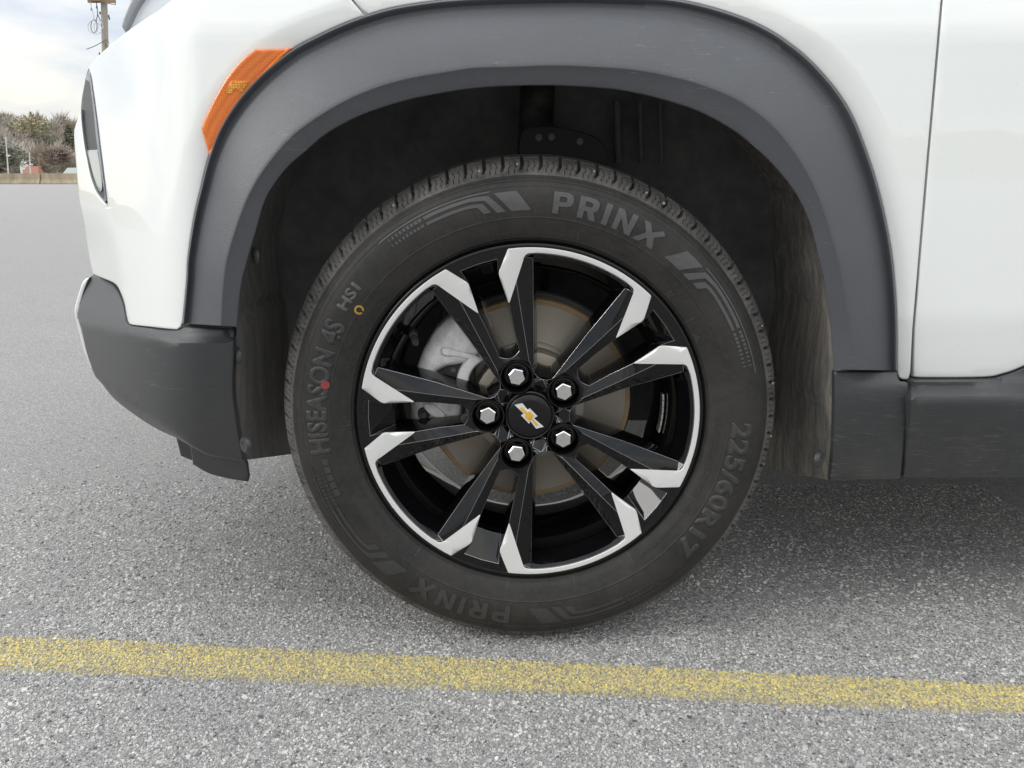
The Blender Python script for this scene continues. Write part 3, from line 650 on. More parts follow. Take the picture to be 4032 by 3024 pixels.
cl0 = lathe('nut_collar', [(.0180, .034), (.0174, .029), (.0160, .0275), (.0140, .0275)], MAT['dark_metal'], wheel, 40)
for i in range(5):
    x, z = lugs[i][0]*RW, lugs[i][1]*RW
    for src in (pk0, nt0, cl0):
        o = src if i == 0 else src.copy()
        if i: COL.objects.link(o); o.parent = wheel
        o.location = (x, 0, z)
        if src is nt0: o.rotation_euler = (0, R_(random.uniform(-25, 25)), 0)
# centre cap and badge
MAT['cap'] = MAT['gloss']
cap = lathe('centre_cap', [(.0345, .030), (.0345, .0175), (.0338, .0148), (.0325, .0140), (.0312, .0146), (.0306, .0165), (.0301, .0165), (.0297, .0138), (.0286, .0128), (.020, .0118), (.010, .0114), (.0001, .0113)], MAT['cap'], wheel, 90)
cs = .029/230
def badge(pts, y0, y1, m, nm):
    o = [((x-905)*1.0, (785-y)*1.03) for x, y in pts]
    return panel(nm, o, lambda P: np.full(len(P), y0), m, wheel, grid=30, r=5, back=y1-y0, r3=.0004, pt=lambda x, y, Y: (x*cs, Y, y*cs))
badge([(743,660),(826,642),(884,712),(903,694),(988,780),(950,803),(1056,896),(974,916),(914,835),(898,862),(812,772),(840,752)], .0096, .012, MAT['badge_silver'], 'badge')
badge([(790,690),(825,680),(878,738),(903,722),(952,776),(930,801),(1003,874),(972,884),(920,812),(896,838),(846,780),(864,765)], .0088, .0100, MAT['gold'], 'badge_inlay')
# valve
vo = empty('valve', (0, 0, 0)); bpy.data.objects.remove(vo)
va = Vector(P3(.845, 146, 46)); vb = Vector(P3(.80, 146, 8))
vs_ = tube('valve_stem', [va, va.lerp(vb, .35), va.lerp(vb, .36), va.lerp(vb, .6), va.lerp(vb, .62), vb], [.0068, .0055, .0042, .0042, .0048, .0042], MAT['dark_metal'], wheel, 14)
# balance weights
for i in range(6):
    a0 = 5 - i*2.9; V = []; 
    for rr in (.1915, .1890):
        for aa in (a0, a0-2.6):
            for y in (.066, .083): V.append((rr*math.cos(R_(aa)), y, rr*math.sin(R_(aa))))
    mk('balance_weight', V, [(0,1,3,2),(4,6,7,5),(0,4,5,1),(2,3,7,6),(0,2,6,4),(1,5,7,3)], MAT['lead'], wheel, False)

# ------------------------------------------------------------------ tyre
pf = [(.2335,.016),(.2350,.008),(.2385,.0035),(.243,-.001),(.255,-.0065),(.270,-.0112),(.285,-.0128),(.298,-.0112),(.308,-.0066),(.316,-.0008),(.3235,.0065),(.3300,.0145),(.3345,.024),(.3385,.038),(.3425,.064),(.3445,.102)]
pf_s = np.array(sm(pf, .0012)); prof_r, prof_y = pf_s[:, 0], pf_s[:, 1]
sel = prof_r < .3175
order = np.argsort(prof_r[:]); YR = lambda r: np.interp(r, prof_r, prof_y)
def ridge(r):
    h = .0006*np.exp(-((r-.2655)/.0007)**2) + .0007*sstep(.3035, .3042, r)*(1-sstep(.3098, .3105, r)) + .0005*np.exp(-((r-.3125)/.0006)**2) + .0006*np.exp(-((r-.2405)/.0006)**2) + .0006*np.exp(-((r-.2375)/.0005)**2)
    return h
rs = np.unique(np.r_[np.linspace(.2336, .3175, 70), .2640, .2648, .2655, .2662, .2670, .3034, .3043, .3097, .3106, .3125, .3119, .3131, .2375, .2370, .2380, .2405, .2400, .2410])
NAs = 400; yy = YR(rs) - ridge(rs); aa = np.linspace(0, 2*PI, NAs, endpoint=False)
def place(r, y, a):
    x = r*np.cos(a); z = r*np.sin(a); lim = -HUB[2] + .0006
    sq = np.clip(lim - z, 0, None); z = np.maximum(z, lim); near = np.clip(1 - (z-lim)/.05, 0, 1)
    y = y - near**2*.004*(y < .09) * np.exp(-(x/.12)**2)
    return np.stack([x, y, z], -1)
Vs = place(rs[None, :]*np.ones((NAs, 1)), yy[None, :]*np.ones((NAs, 1)), aa[:, None]*np.ones((1, len(rs)))).reshape(-1, 3)
def gridq(na, nr, off=0):
    i, j = np.meshgrid(np.arange(na), np.arange(nr-1), indexing='ij'); i2 = (i+1) % na
    return (np.stack([i*nr+j, i*nr+j+1, i2*nr+j+1, i2*nr+j], -1).reshape(-1, 4) + off)
Qs = gridq(NAs, len(rs))
# tread part
NP = 86; CP = 30; NAt = NP*CP
tm = prof_r >= .3172; tr, ty = prof_r[tm], prof_y[tm]
seg = np.r_[0, np.cumsum(np.hypot(np.diff(tr), np.diff(ty)))]; qn = np.linspace(0, .055, 40); tr2 = np.interp(qn, seg, tr); ty2 = np.interp(qn, seg, ty)
full_r = np.r_[.3172, tr2[1:], .3442, .3445, .3442, .342, .335, .315, .28, .25, .236]; full_y = np.r_[YR(.3172), ty2[1:], .075, .102, .13, .168, .195, .21, .215, .205, .19]
qa = np.r_[0, np.cumsum(np.hypot(np.diff(full_r), np.diff(full_y)))]
tx_ = np.gradient(full_r); tyg = np.gradient(full_y); nl = np.hypot(tx_, tyg); nrx = tyg/nl; nry = -tx_/nl   # outward normal in (r,y)
col = np.arange(NAt); blk = col//CP; ph = (col % CP)
jit = rng.uniform(-.6, .6, NP)[blk]
kink = np.clip((qa-.011)/.006, 0, 1); zig = np.round(3*kink)
depth = np.zeros((NAt, len(qa)))
PH = (ph[:, None] + zig[None, :]*.9 + 0*jit[:, None])
g = ((PH >= 0) & (PH < 4.2)) | (PH >= CP-.5)
gd = .0065*sstep(.010, .017, qa) + .0018*sstep(.0035, .006, qa)
depth = np.maximum(depth, g*gd[None, :])
PHz = ph[:, None] + np.round(3.0*np.clip((qa-.012)/.005, 0, 1) - 1.0*np.clip((qa-.021)/.004, 0, 1))[None, :]
for s0 in (11, 20):
    sw = (np.abs(PHz - s0 - 1) < .55); lim_ = (.0045 + .002*((s0+blk*7) % 3)/2)[:, None]
    depth = np.maximum(depth, sw*(qa[None, :] > lim_)*(qa[None, :] < .032)*.0022)
depth = np.maximum(depth, (((qa > .046) & (qa < .054)) * .007)[None, :])
depth += rng.normal(0, .00012, depth.shape)
depth *= (qa < .06)[None, :]; depth[:, 0] = 0
rr = full_r[None, :] - depth*nrx[None, :]; y2 = full_y[None, :] - depth*nry[None, :]
Vt = place(rr, y2, (col*2*PI/NAt)[:, None]*np.ones((1, len(qa)))).reshape(-1, 3); Qt = gridq(NAt, len(qa), len(Vs))
tyre = fast_mesh('tyre', np.vstack([Vs, Vt]), np.vstack([Qs, Qt]), MAT['sidewall'], wheel, True)
tyre.data.materials.append(MAT['tread']); mi = np.r_[np.zeros(len(Qs), np.int32), np.ones(len(Qt), np.int32)]
tyre.data.polygons.foreach_set('material_index', mi); tyre.data.set_sharp_from_angle(angle=R_(50))
tyre['label'] = 'black all season tyre with raised lettering and dusty tread'
# pebbles caught in the tread
for a, q in ((93, .02), (101.5, .016), (76, .021), (63.5, .019), (59, .017), (22, .02), (8, .018), (-5, .02), (122, .018), (-12, .017)):
    rr_ = float(np.interp(q, qa, full_r)); yq = float(np.interp(q, qa, full_y)); bm = bmesh.new(); bmesh.ops.create_icosphere(bm, subdivisions=1, radius=random.uniform(.0016, .0026))
    for v in bm.verts: v.co *= random.uniform(.7, 1.15)
    me = bpy.data.meshes.new('pebble'); bm.to_mesh(me); bm.free(); me.materials.append(MAT['pebble']); o = bpy.data.objects.new('pebble', me); COL.objects.link(o); o.parent = wheel
    o.location = (rr_*math.cos(R_(a)), yq-.001, rr_*math.sin(R_(a)))

# raised lettering
def text_mesh(s, bold=0.0):
    cu = bpy.data.curves.new('t', 'FONT'); cu.body = s; cu.size = 1.0; cu.offset = bold; cu.resolution_u = 3; cu.align_x = 'CENTER'; cu.space_character = 1.0
    o = bpy.data.objects.new('t', cu); COL.objects.link(o); dg = bpy.context.evaluated_depsgraph_get(); m = o.evaluated_get(dg).to_mesh()
    bm = bmesh.new(); bm.from_mesh(m); o.evaluated_get(dg).to_mesh_clear(); bpy.data.objects.remove(o); bpy.data.curves.remove(cu); return bm
_h = text_mesh('H'); CAPH = max(v.co.y for v in _h.verts)-min(v.co.y for v in _h.verts); _h.free()
def clockwise(al): return R_(90 - al)     # clock angle, degrees from the top
def wrap(bm, rbase, clock0, height, m, name, lift=.0008, maxe=.006, span=None, shear=0.0):
    """map a flat outline (x along the arc, y outwards, metres) onto the sidewall"""
    for _ in range(5):
        le = [e for e in bm.edges if e.calc_length() > maxe]
        if not le: break
        bmesh.ops.subdivide_edges(bm, edges=le, cuts=1, use_grid_fill=False); bmesh.ops.triangulate(bm, faces=bm.faces)
    bmesh.ops.remove_doubles(bm, verts=bm.verts, dist=1e-6)
    be = [e for e in bm.edges if e.is_boundary]
    low = set()
    if be:
        ex = bmesh.ops.extrude_edge_only(bm, edges=be); low = {v for v in ex['geom'] if isinstance(v, bmesh.types.BMVert)}
    rm = rbase + height/2
    for v in bm.verts:
        r = rbase + v.co.y; a = clockwise(clock0) - (v.co.x + shear*v.co.y)/rm
        y = float(YR(r)) - lift + (.0016 if v in low else 0)
        v.co = (r*math.cos(a), y, r*math.sin(a))
    me = bpy.data.meshes.new(name); bm.to_mesh(me); bm.free(); me.materials.append(m)
    o = bpy.data.objects.new(name, me); COL.objects.link(o); o.parent = wheel; return o
def lettering(s, clock0, rbase, height, span=None, m='letters', bold=.03, lift=.0008, maxe=.006, name='lettering'):
    bm = text_mesh(s, bold); k_ = height/CAPH
    xs_ = [v.co.x for v in bm.verts]; w_ = (max(xs_)-min(xs_))*k_; kx = k_
    if span: kx = k_*(R_(span)*(rbase+height/2))/w_
    c = (max(xs_)+min(xs_))/2
    for v in bm.verts: v.co.x = (v.co.x-c)*kx; v.co.y *= k_
    bmesh.ops.triangulate(bm, faces=bm.faces)
    o = wrap(bm, rbase, clock0, height, MAT[m], name, lift, maxe); return o
def glyphs(polys, clock0, rbase, m, name='sidewall_marking', lift=.0007):
    """polys in (clock degrees offset, radius m)"""
    bm = bmesh.new()
    for pl in polys:
        d = [];
        for (a0, r0), (a1, r1) in zip(pl, pl[1:]+pl[:1]):
            n = max(1, int(max(abs(a1-a0)/1.2, abs(r1-r0)/.005)))
            d += [(a0+(a1-a0)*k/n, r0+(r1-r0)*k/n) for k in range(n)]
        p2 = [Vector((R_(a)*.285, r-rbase)) for a, r in d]
        vs, es, fs, *_r = delaunay_2d_cdt(p2, [(i, (i+1) % len(p2)) for i in range(len(p2))], [], 1, 1e-7)
        bv = [bm.verts.new((v.x, v.y, 0)) for v in vs]
        for fc in fs:
            try: bm.faces.new([bv[i] for i in fc])
            except ValueError: pass
    for v in bm.verts: v.co.x *= (rbase+.0125)/.285
    return wrap(bm, rbase, clock0, .025, MAT[m], name, lift)
# bold brand word drawn with its own letter outlines (unit height, x advance)
def word_prinx():
    bm = bmesh.new(); L_ = {
     'P': ([[(0,0),(0,1),(.62,1),(.80,.93),(.88,.80),(.88,.55),(.80,.42),(.62,.35),(.27,.35),(.27,0)]], [[(.27,.55),(.27,.79),(.52,.79),(.60,.74),(.60,.60),(.52,.55)]], .88),
     'R': ([[(0,0),(0,1),(.62,1),(.80,.93),(.88,.80),(.88,.58),(.80,.44),(.70,.39),(.90,0),(.58,0),(.40,.36),(.27,.36),(.27,0)]], [[(.27,.57),(.27,.79),(.52,.79),(.60,.74),(.60,.62),(.52,.57)]], .90),
     'I': ([[(0,0),(0,1),(.27,1),(.27,0)]], [], .27),
     'N': ([[(0,0),(0,1),(.26,1),(.66,.42),(.66,1),(.92,1),(.92,0),(.66,0),(.26,.58),(.26,0)]], [], .92),
     'X': ([[(0,1),(.34,1),(.62,.62),(1.12,.62),(.86,.40),(1.06,0),(.76,0),(.40,.47),(.20,.20),(.20,.20),(-.08,0),(.20,.50)]], [], 1.1)}
    x = 0
    for ch in 'PRINX':
        outs, holes, w_ = L_[ch]; pts = []; ed = []
        if ch == 'X': outs = [[(0,1),(.33,1),(.58,.66),(.98,1),(1.16,.86),(.78,.50),(1.02,0),(.70,0),(.50,.34),(.22,0),(-.10,0),(.34,.52)]]
        for loop in outs+holes:
            b = len(pts); dl = lin([(p[0]*.027, p[1]*.027) for p in loop+[loop[0]]], .005)[:-1]
            pts += dl; ed += [(b+i, b+(i+1) % len(dl)) for i in range(len(dl))]
        vs, es, fs, *_r = delaunay_2d_cdt([Vector(p) for p in pts], ed, [], 1, 1e-7)
        hp_ = [[(p[0]*.027, p[1]*.027) for p in h_] for h_ in holes]
        bv = [bm.verts.new((v.x+x, v.y, 0)) for v in vs]
        for fc in fs:
            c = np.mean([tuple(vs[i]) for i in fc], axis=0)
            if any(inside(np.array([c]), h_)[0] for h_ in hp_): continue
            try: bm.faces.new([bv[i] for i in fc])
            except ValueError: pass
        x += (w_ + .27)*.027
    w_ = x - .27*.027
    for v in bm.verts: v.co.x = (v.co.x - w_/2)*(R_(29)*.2855)/w_
    return bm
for c0 in (20, 200): wrap(word_prinx(), .272, c0, .027, MAT['letters'] if c0 < 90 else MAT['letters_small'], 'lettering', .0009 if c0 < 90 else .0013)
lettering('HISEASON 4S', 279.5, .271, .024, 37.5, bold=.045, m='letters_small', lift=.0006)
lettering('HS1', 305.5, .279, .0135, 7.6, bold=.045)
lettering('225/60R17', 111.5, .270, .0235, 42, bold=.045, m='letters_small', lift=.0005)
sm_ = dict(m='letters_small', bold=0.0, lift=.0006, maxe=.012, name='small_lettering')
lettering('DOT 04N NCANPC', -8.5, .2435, .0050, 14.5, **sm_)
lettering('TUBELESS RADIAL', 29, .2455, .0036, 14, **sm_)
lettering('M+S', 48.5, .2455, .0052, 4.6, **sm_)
lettering('225/60R17', 274, .2465, .0058, 10, **sm_); lettering('99H', 288.5, .2465, .0058, 4.2, **sm_)
lettering('STANDARD', 294.5, .2520, .0026, 4.4, **sm_); lettering('LOAD', 294.5, .2480, .0026, 2.4, **sm_)
lettering('MAX. LOAD 775 KG (1709 LBS)', 303.5, .2510, .0028, 14, **sm_); lettering('MAX. PRESS. 350 KPA (51 PSI)', 303.5, .2465, .0028, 14, **sm_)
lettering('SAFETY WARNING: SERIOUS INJURY MAY RESULT FROM TIRE FAILURE', 102, .2520, .0028, 27, **sm_)
lettering('PLEASE DO NOT REMOVE. EXPLOSION OF TIRE/RIM ASSEMBLY MAY RESULT', 103, .2475, .0026, 27, **sm_)
lettering('NEVER MOUNT ON DAMAGED RIM. ONLY TRAINED PERSONS SHOULD MOUNT TIRES', 131, .2500, .0028, 24, **sm_)
lettering('MADE IN THAILAND', 156, .2480, .0034, 13, **sm_)
lettering('MOUNT ONLY ON 17 INCH RIM', 174, .2520, .0030, 14, **sm_); lettering('STANDARD RIM 6.5 J', 174, .2470, .0030, 10, **sm_)
lettering('TREADWEAR 420 TRACTION A TEMPERATURE A', 240, .2475, .0030, 22, **sm_)
# chevron stripes
def chev(c0, d, m):
    P_ = []
    P_.append([(1.0*d, .2745), (6.2*d, .2745), (10.0*d, .2985), (4.5*d, .2985)] if True else [])
    P_.append([(7.6*d, .2745), (10.0*d, .2745), (12.4*d, .2915), (16*d, .2945), (28*d, .2945), (28*d, .2985), (15*d, .2985), (11.4*d, .2965)])
    P_.append([(11.4*d, .2760), (13.4*d, .2760), (14.6*d, .2855), (17*d, .2868), (28*d, .2868), (28*d, .2905), (16*d, .2905), (13.2*d, .2888)])
    for i in range(9):
        a = (28.7+i*1.15)*d; w_ = (.85-.07*i)*d
        P_.append([(a, .2945), (a+w_, .2945), (a+w_, .2985), (a, .2985)]); P_.append([(a, .2868), (a+w_, .2868), (a+w_, .2905), (a, .2905)])
    P_.append([(11.2*d, .3003), (41*d, .3012), (40*d, .3030), (10.6*d, .3018)])
    if d < 0: P_ = [p[::-1] for p in P_]
    return glyphs(P_, c0, .272, m)
chev(1, -1, 'letters'); chev(37, 1, 'letters'); chev(181, -1, 'letters_small'); chev(217, 1, 'letters_small')
# weather mark, pictograms and radial ticks
tri_ = [[(-1.7, .2405), (1.7, .2405), (0, .2485)]]; glyphs(tri_, 63, .2405, 'letters_small')
for i in range(5): glyphs([[(-.9, .2765), (.9, .2765), (.9, .2845), (-.9, .2845)]], 258.2-i*2.3, .272, 'letters_small')
for c0 in (-26, 14, 57, 116.5, 145, 165, 187, 219, 268): glyphs([[(-.06, .2385), (.06, .2385), (.06, .2525), (-.06, .2525)]], c0, .2385, 'letters', 'sidewall_rib', .0007)
def disc_poly(a0, r0, rad, n=20): return [(a0+math.degrees(rad*math.cos(2*PI*i/n)/r0), r0+rad*math.sin(2*PI*i/n)) for i in range(n)]
glyphs([disc_poly(0, .2735, .0058)], 280.5, .262, 'paint_red', 'paint_mark', .0012)
ringp = []
for i in range(20):
    a, b = 2*PI*i/20, 2*PI*(i+1)/20; q = lambda rad, t: (math.degrees(rad*math.cos(t)/.266), .266+rad*math.sin(t))
    if i not in (14, 15): ringp.append([q(.0062, a), q(.0062, b), q(.0036, b), q(.0036, a)])
glyphs(ringp, 304, .260, 'paint_yellow', 'paint_mark', .0013)

# ------------------------------------------------------------------ brake
dsk = lathe('brake_disc', [(.030, .060), (.070, .060), (.078, .064), (.080, .094), (.084, .0965), (.1405, .0965), (.1410, .0970)], MAT['disc'], car, 140, loc=HUB)
lathe('disc_rim', [(.1408, .0966), (.1470, .0975), (.1478, .0985), (.1478, .106), (.1462, .1065), (.1462, .113), (.1478, .1135), (.1478, .120), (.10, .122)], MAT['rust'], dsk, 140)
lathe('disc_hub_ring', [(.0785, .0935), (.083, .0960), (.0875, .0961)], MAT['disc'], dsk, 100)
lathe('dust_shield', [(.06, .135), (.152, .135), (.156, .128)], MAT['under'], car, 80, loc=HUB)
cal_o = [(1870,1192),(1815,1212),(1757,1257),(1712,1302),(1666,1379),(1635,1465),(1622,1530),(1617,1591),(1621,1678),(1655,1684),(1690,1662),(1726,1643),(1760,1650),(1818,1656),(1822,1560),(1750,1562),(1708,1530),(1704,1492),(1722,1460),(1760,1440),(1830,1428),(1885,1400),(1942,1334),(1938,1289),(1908,1215)]
def Ycal(P):
    y = np.full(len(P), .066); c = np.array([2070., 1590.]); d = np.linalg.norm(P-c, axis=1)
    y += .014*sstep(400, 470, d) - .004*np.exp(-((d-330)/28)**2)
    return y
cal = panel('brake_caliper', lin(cal_o+[cal_o[0]], 14)[:-1], Ycal, MAT['cast'], car, grid=12, r=22, back=.085, r3=.009)
panel('caliper_arm', join_paths(sm([(1868,1398),(1832,1425),(1805,1465),(1790,1520)], 10), sm([(1842,1520),(1850,1480),(1870,1446),(1905,1418)], 10)), lambda P: np.full(len(P), .056), MAT['cast'], cal, grid=10, r=10, back=.03, r3=.005)
panel('caliper_boss', sm([(1735,1374),(1752,1366),(1830,1385),(1880,1400),(1872,1416),(1800,1408),(1748,1402),(1735,1388),(1735,1374)], 8)[:-1], lambda P: np.full(len(P), .060), MAT['cast'], cal, grid=10, r=9, back=.02, r3=.006)
panel('caliper_boss', sm([(1665,1590),(1700,1588),(1740,1612),(1760,1640),(1740,1652),(1700,1640),(1672,1618),(1665,1590)], 8)[:-1], lambda P: np.full(len(P), .060), MAT['cast'], cal, grid=10, r=9, back=.02, r3=.006)
panel('brake_pad', sm([(1700,1500),(1725,1452),(1765,1432),(1850,1424),(1870,1470),(1850,1560),(1760,1560),(1700,1500)], 12)[:-1], lambda P: np.full(len(P), .078), MAT['pad'], cal, grid=16, r=6, back=.015)
for px, py, rr_, yy_ in ((1660, 1500, .0075, .060), (1668, 1632, .0085, .060), (1850, 1232, .0065, .064)):
    q_ = unproj(px, py, yy_); lathe('caliper_bolt', [(0, -.004), (rr_*.55, -.004), (rr_*.6, 0), (rr_, .0005), (rr_*1.05, .004), (rr_*1.1, .012)], MAT['dark_metal'], cal, 6 if rr_ < .007 else 18, loc=q_)
tube('brake_hose', [unproj(1800, 1180, .16), unproj(1750, 1230, .15), unproj(1735, 1300, .13)], .005, MAT['under'], cal, 8)
panel('caliper_recess_shade', lin([(1690,1668),(1722,1650),(1760,1658),(1756,1690),(1700,1700),(1690,1668)], 10)[:-1], lambda P: np.full(len(P), .075), MAT['dark_metal'], cal, grid=10, r=3, back=.01, r3=.001)  # dark plate stands in for the shaded cavity low in the caliper
pb = unproj(1785, 1457, .0775); lathe('pad_rivet', [(0, 0), (.0035, 0), (.004, .001)], MAT['under'], cal, 20, loc=pb)
tube('control_arm', [(0, .16, .24), (.05, .30, .25), (.1, .45, .26)], .022, MAT['under'], car, 12)
tube('tie_rod', [(.10, .16, .33), (.13, .35, .34), (.14, .5, .34)], .012, MAT['under'], car, 12)
tube('drive_shaft', [(0, .1, .336), (0, .3, .345), (.02, .8, .36)], .022, MAT['under'], car, 12)
box('steering_knuckle', (.02, .15, .34), (.12, .05, .20), MAT['under'], car, bev=.015)

# ------------------------------------------------------------------ far side of the lot
def at(px, py, dist):          # point at distance Y = dist
    return unproj(px, py, dist)
WY = 63.0
def M_concrete():
    k = MB('stained_concrete', (.30,.24,.17), .9); n1 = k.noise(1.0, 6, .7, vec=k.map((1.6, 1.6, .35)))
    k.color(k.mix(k.ramp(n1, [(.35, 0.0), (.7, 1.0)]), (.40,.33,.24), (.22,.18,.125))); return k.m
MAT['concrete'] = M_concrete()
wall = tag(empty('barrier_wall', (-40, WY, 0)), 'low brown stained concrete barrier along the far edge of the lot', 'wall')
x0 = -62.0
pan = None
for i in range(14):
    if pan is None:
        # barrier profile, chamfered, 6 m long
        pr = [(-.30, 0), (-.30, .08), (-.14, .33), (-.09, .78), (.09, .78), (.14, .33), (.30, .08), (.30, 0)]; V = [(sx, y, z) for sx in (-2.97, 2.97) for y, z in pr]; n = len(pr)
        F = [(j, (j+1) % n, (j+1) % n+n, j+n) for j in range(n)] + [tuple(range(n))[::-1], tuple(range(n, 2*n))]
        pan = mk('barrier_panel', V, F, MAT['concrete'], wall, False); o = pan
    else: o = pan.copy(); COL.objects.link(o); o.parent = wall
    o.location = (x0 + i*6.0 + 40, .06*((i % 3)-1), 0)
# hills
def M_hill():
    k = MB('wooded_ground', (.16,.14,.10), 1); n1 = k.noise(.12, 7, .7); k.color(k.mix(k.ramp(n1, [(.35, 0.0), (.65, 1.0)]), (.28,.25,.20), (.17,.175,.12))); return k.m
MAT['hill'] = M_hill()
def hill(name, x0, x1, y0, y1, hf, nx, ny, lab, m=None):
    V = []; F = []
    for j in range(ny):
        for i in range(nx):
            x = x0+(x1-x0)*i/(nx-1); v = j/(ny-1); V.append((x, y0+(y1-y0)*v, hf(x, v)))
    for j in range(ny-1):
        for i in range(nx-1): a = j*nx+i; F.append((a, a+1, a+1+nx, a+nx))
    return tag(mk(name, V, F, m or MAT['hill'], None, True, None), lab, kind='structure')
def hh(x): return 8.2 + 1.2*math.sin(x*.045+1) + .9*math.sin(x*.13) + .5*math.sin(x*.31) - .045*np.clip(x+95, 0, 60)
hill('wooded_hill', -420, 300, 66, 330, lambda x, v: -.3 + hh(x)*float(sstep(.12, .55, v))*1.0 + .3*math.sin(x*.7+v*20), 120, 30, 'brown wooded hillside beyond the barrier wall')
def hb(x): return 9 + 3.0*math.sin(x*.021+2) + 1.4*math.sin(x*.083) + .8*math.sin(x*.29+1) + .5*math.sin(x*.71)
hill('hills_behind', -420, 420, -110, -330, lambda x, v: -.3 + hb(x)*float(sstep(.0, .25, v)), 240, 14, 'low wooded hills on the other side of the lot')
def M_bark(n, c): k = MB(n, c, .95); k.color(k.mix(k.noise(2.5, 4), tuple(x*.75 for x in c), tuple(x*1.2 for x in c))); return k.m
MAT['twig_brown'] = M_bark('bare_twigs_brown', (.38,.325,.27)); MAT['twig_grey'] = M_bark('bare_twigs_grey', (.44,.41,.365)); MAT['twig_red'] = M_bark('budding_twigs_red', (.37,.29,.245))
MAT['leaf_pale'] = M_bark('spring_leaves', (.36,.34,.21)); MAT['leaf_dark'] = M_bark('evergreen_leaves', (.18,.18,.135)); MAT['trunk'] = M_bark('tree_bark', (.20,.17,.14))
def crown_mesh(kind, seed, n):
    r = np.random.default_rng(seed); V = []; F = []
    for i in range(n):
        if kind == 'bare':
            ph = r.uniform(0, 2*PI); el = r.uniform(.15, 1.35); ln = r.uniform(.35, 1.0); p0 = np.array([0, 0, r.uniform(.15, .5)])
            d = np.array([math.cos(ph)*math.cos(el), math.sin(ph)*math.cos(el), math.sin(el)]); d[:2] *= .75
            a = p0 + d*ln*r.uniform(.2, .6)*.6; jt = r.normal(0, .07, 3); b = a + (d + jt*2)*.18*ln; s = np.cross(d, [0, 1, .2]); s = s/np.linalg.norm(s)*r.uniform(.006, .017)
            k_ = len(V); V += [a-s, a+s, b]; F.append((k_, k_+1, k_+2))
        else:
            if kind == 'cone': z = r.random()**.8; rad = .28*(1-z)+.02; ph = r.uniform(0, 2*PI); c = np.array([math.cos(ph)*rad*r.random()**.4, math.sin(ph)*rad*r.random()**.4, .08+.92*z])
            else:
                q = r.normal(0, 1, 3); q /= np.linalg.norm(q); c = q*np.array([.42, .42, .40])*r.random()**.33 * (1+.18*math.sin(5*q[0]+seed)+.12*math.sin(9*q[2])); c[2] += .55
            s = r.uniform(.018, .045); q1 = r.normal(0, 1, 3); q1 /= np.linalg.norm(q1); q2 = np.cross(q1, r.normal(0, 1, 3)); q2 /= np.linalg.norm(q2)
            k_ = len(V); V += [c-q1*s, c+q1*s*.6-q2*s*.6, c+q1*s, c+q2*s*.8]; F.append((k_, k_+1, k_+2, k_+3))
    me = bpy.data.meshes.new('crown'); me.from_pydata([tuple(map(float, v)) for v in V], [], F); me.update(); return me
def limb_mesh(seed):
    r = np.random.default_rng(seed); V = []; F = []
    def seg(a, b, ra, rb):
        a, b = Vector(a), Vector(b); t = (b-a).normalized(); u = t.cross(Vector((0, 1, 0.1))).normalized(); v = t.cross(u); k_ = len(V)
        for p, rr in ((a, ra), (b, rb)):
            for i in range(5): q = 2*PI*i/5; V.append(tuple(p+u*math.cos(q)*rr+v*math.sin(q)*rr))
        for i in range(5): F.append((k_+i, k_+(i+1) % 5, k_+5+(i+1) % 5, k_+5+i))
    seg((0,0,0), (.01,0,.45), .022, .015); seg((.01,0,.45), (0,.01,.85), .015, .004)
    for i in range(9):
        z = r.uniform(.25, .65); ph = r.uniform(0, 2*PI); l_ = r.uniform(.2, .38); seg((0,0,z), (math.cos(ph)*l_*.7, math.sin(ph)*l_*.7, z+l_*.85), .009, .002)
    me = bpy.data.meshes.new('trunk'); me.from_pydata(V, [], F); me.update(); return me
CR = {('bare', s): crown_mesh('bare', s, 1500) for s in (1, 2, 3)}
CR.update({('round', s): crown_mesh('round', s, 1100) for s in (4, 5)}); CR[('cone', 6)] = crown_mesh('cone', 6, 900)
CM = {}
def tree(x, y, z, h, kind, mat, label, name, group=None, wd=1.0):
    t = tag(empty(name, (x, y, z)), label, 'tree', group); s = random.choice([q for kq, q in CR if kq == kind]); key = (kind, s, mat)
    if key not in CM: me = CR[(kind, s)].copy(); me.materials.append(MAT[mat]); CM[key] = me
    if ('trunk', s) not in CM: me = limb_mesh(s); me.materials.append(MAT['trunk']); CM[('trunk', s)] = me
    c = bpy.data.objects.new('crown', CM[key]); COL.objects.link(c); c.parent = t; c.scale = (h*wd, h*wd, h); c.rotation_euler = (0, 0, random.uniform(0, 6))
    b = bpy.data.objects.new('trunk', CM[('trunk', s)]); COL.objects.link(b); b.parent = t; b.scale = (h, h, h); return t
def gx_(px, y): return at(px, 689, y)[0]
wv, wf, wm = [], [], []; off = 0
WOODM = ['twig_brown', 'twig_grey', 'twig_red']
for i in range(150):
    px = random.uniform(-260, 520); y = random.uniform(100, 215); x = gx_(px, y); v = (y-66)/264; z = -.5 + hh(x)*float(sstep(.12, .55, v)); h = random.uniform(4.5, 6.8)*(1 if y < 170 else 1.15)
    s = random.choice((1, 2, 3)); mi_ = random.choice((0, 0, 1, 1, 2)); rot = Matrix.Rotation(random.uniform(0, 6), 3, 'Z')
    for me_, w_ in ((CR[('bare', s)], 1.25), (limb_mesh(s), 1.0)):
        co = np.array([tuple(v_.co) for v_ in me_.vertices]) @ np.array(rot).T * np.array([h*w_, h*w_, h]) + np.array([x, y, z])
        wv.append(co); wf += [[q+off for q in p_.vertices] for p_ in me_.polygons]; wm += [mi_]*len(me_.polygons); off += len(co)
wd = mk('woodland', np.vstack(wv), wf, MAT[WOODM[0]], None, False)
for m__ in WOODM[1:]: wd.data.materials.append(MAT[m__])
wd.data.polygons.foreach_set('material_index', wm); tag(wd, 'far mass of bare brown and grey trees covering the hillside', kind='stuff')
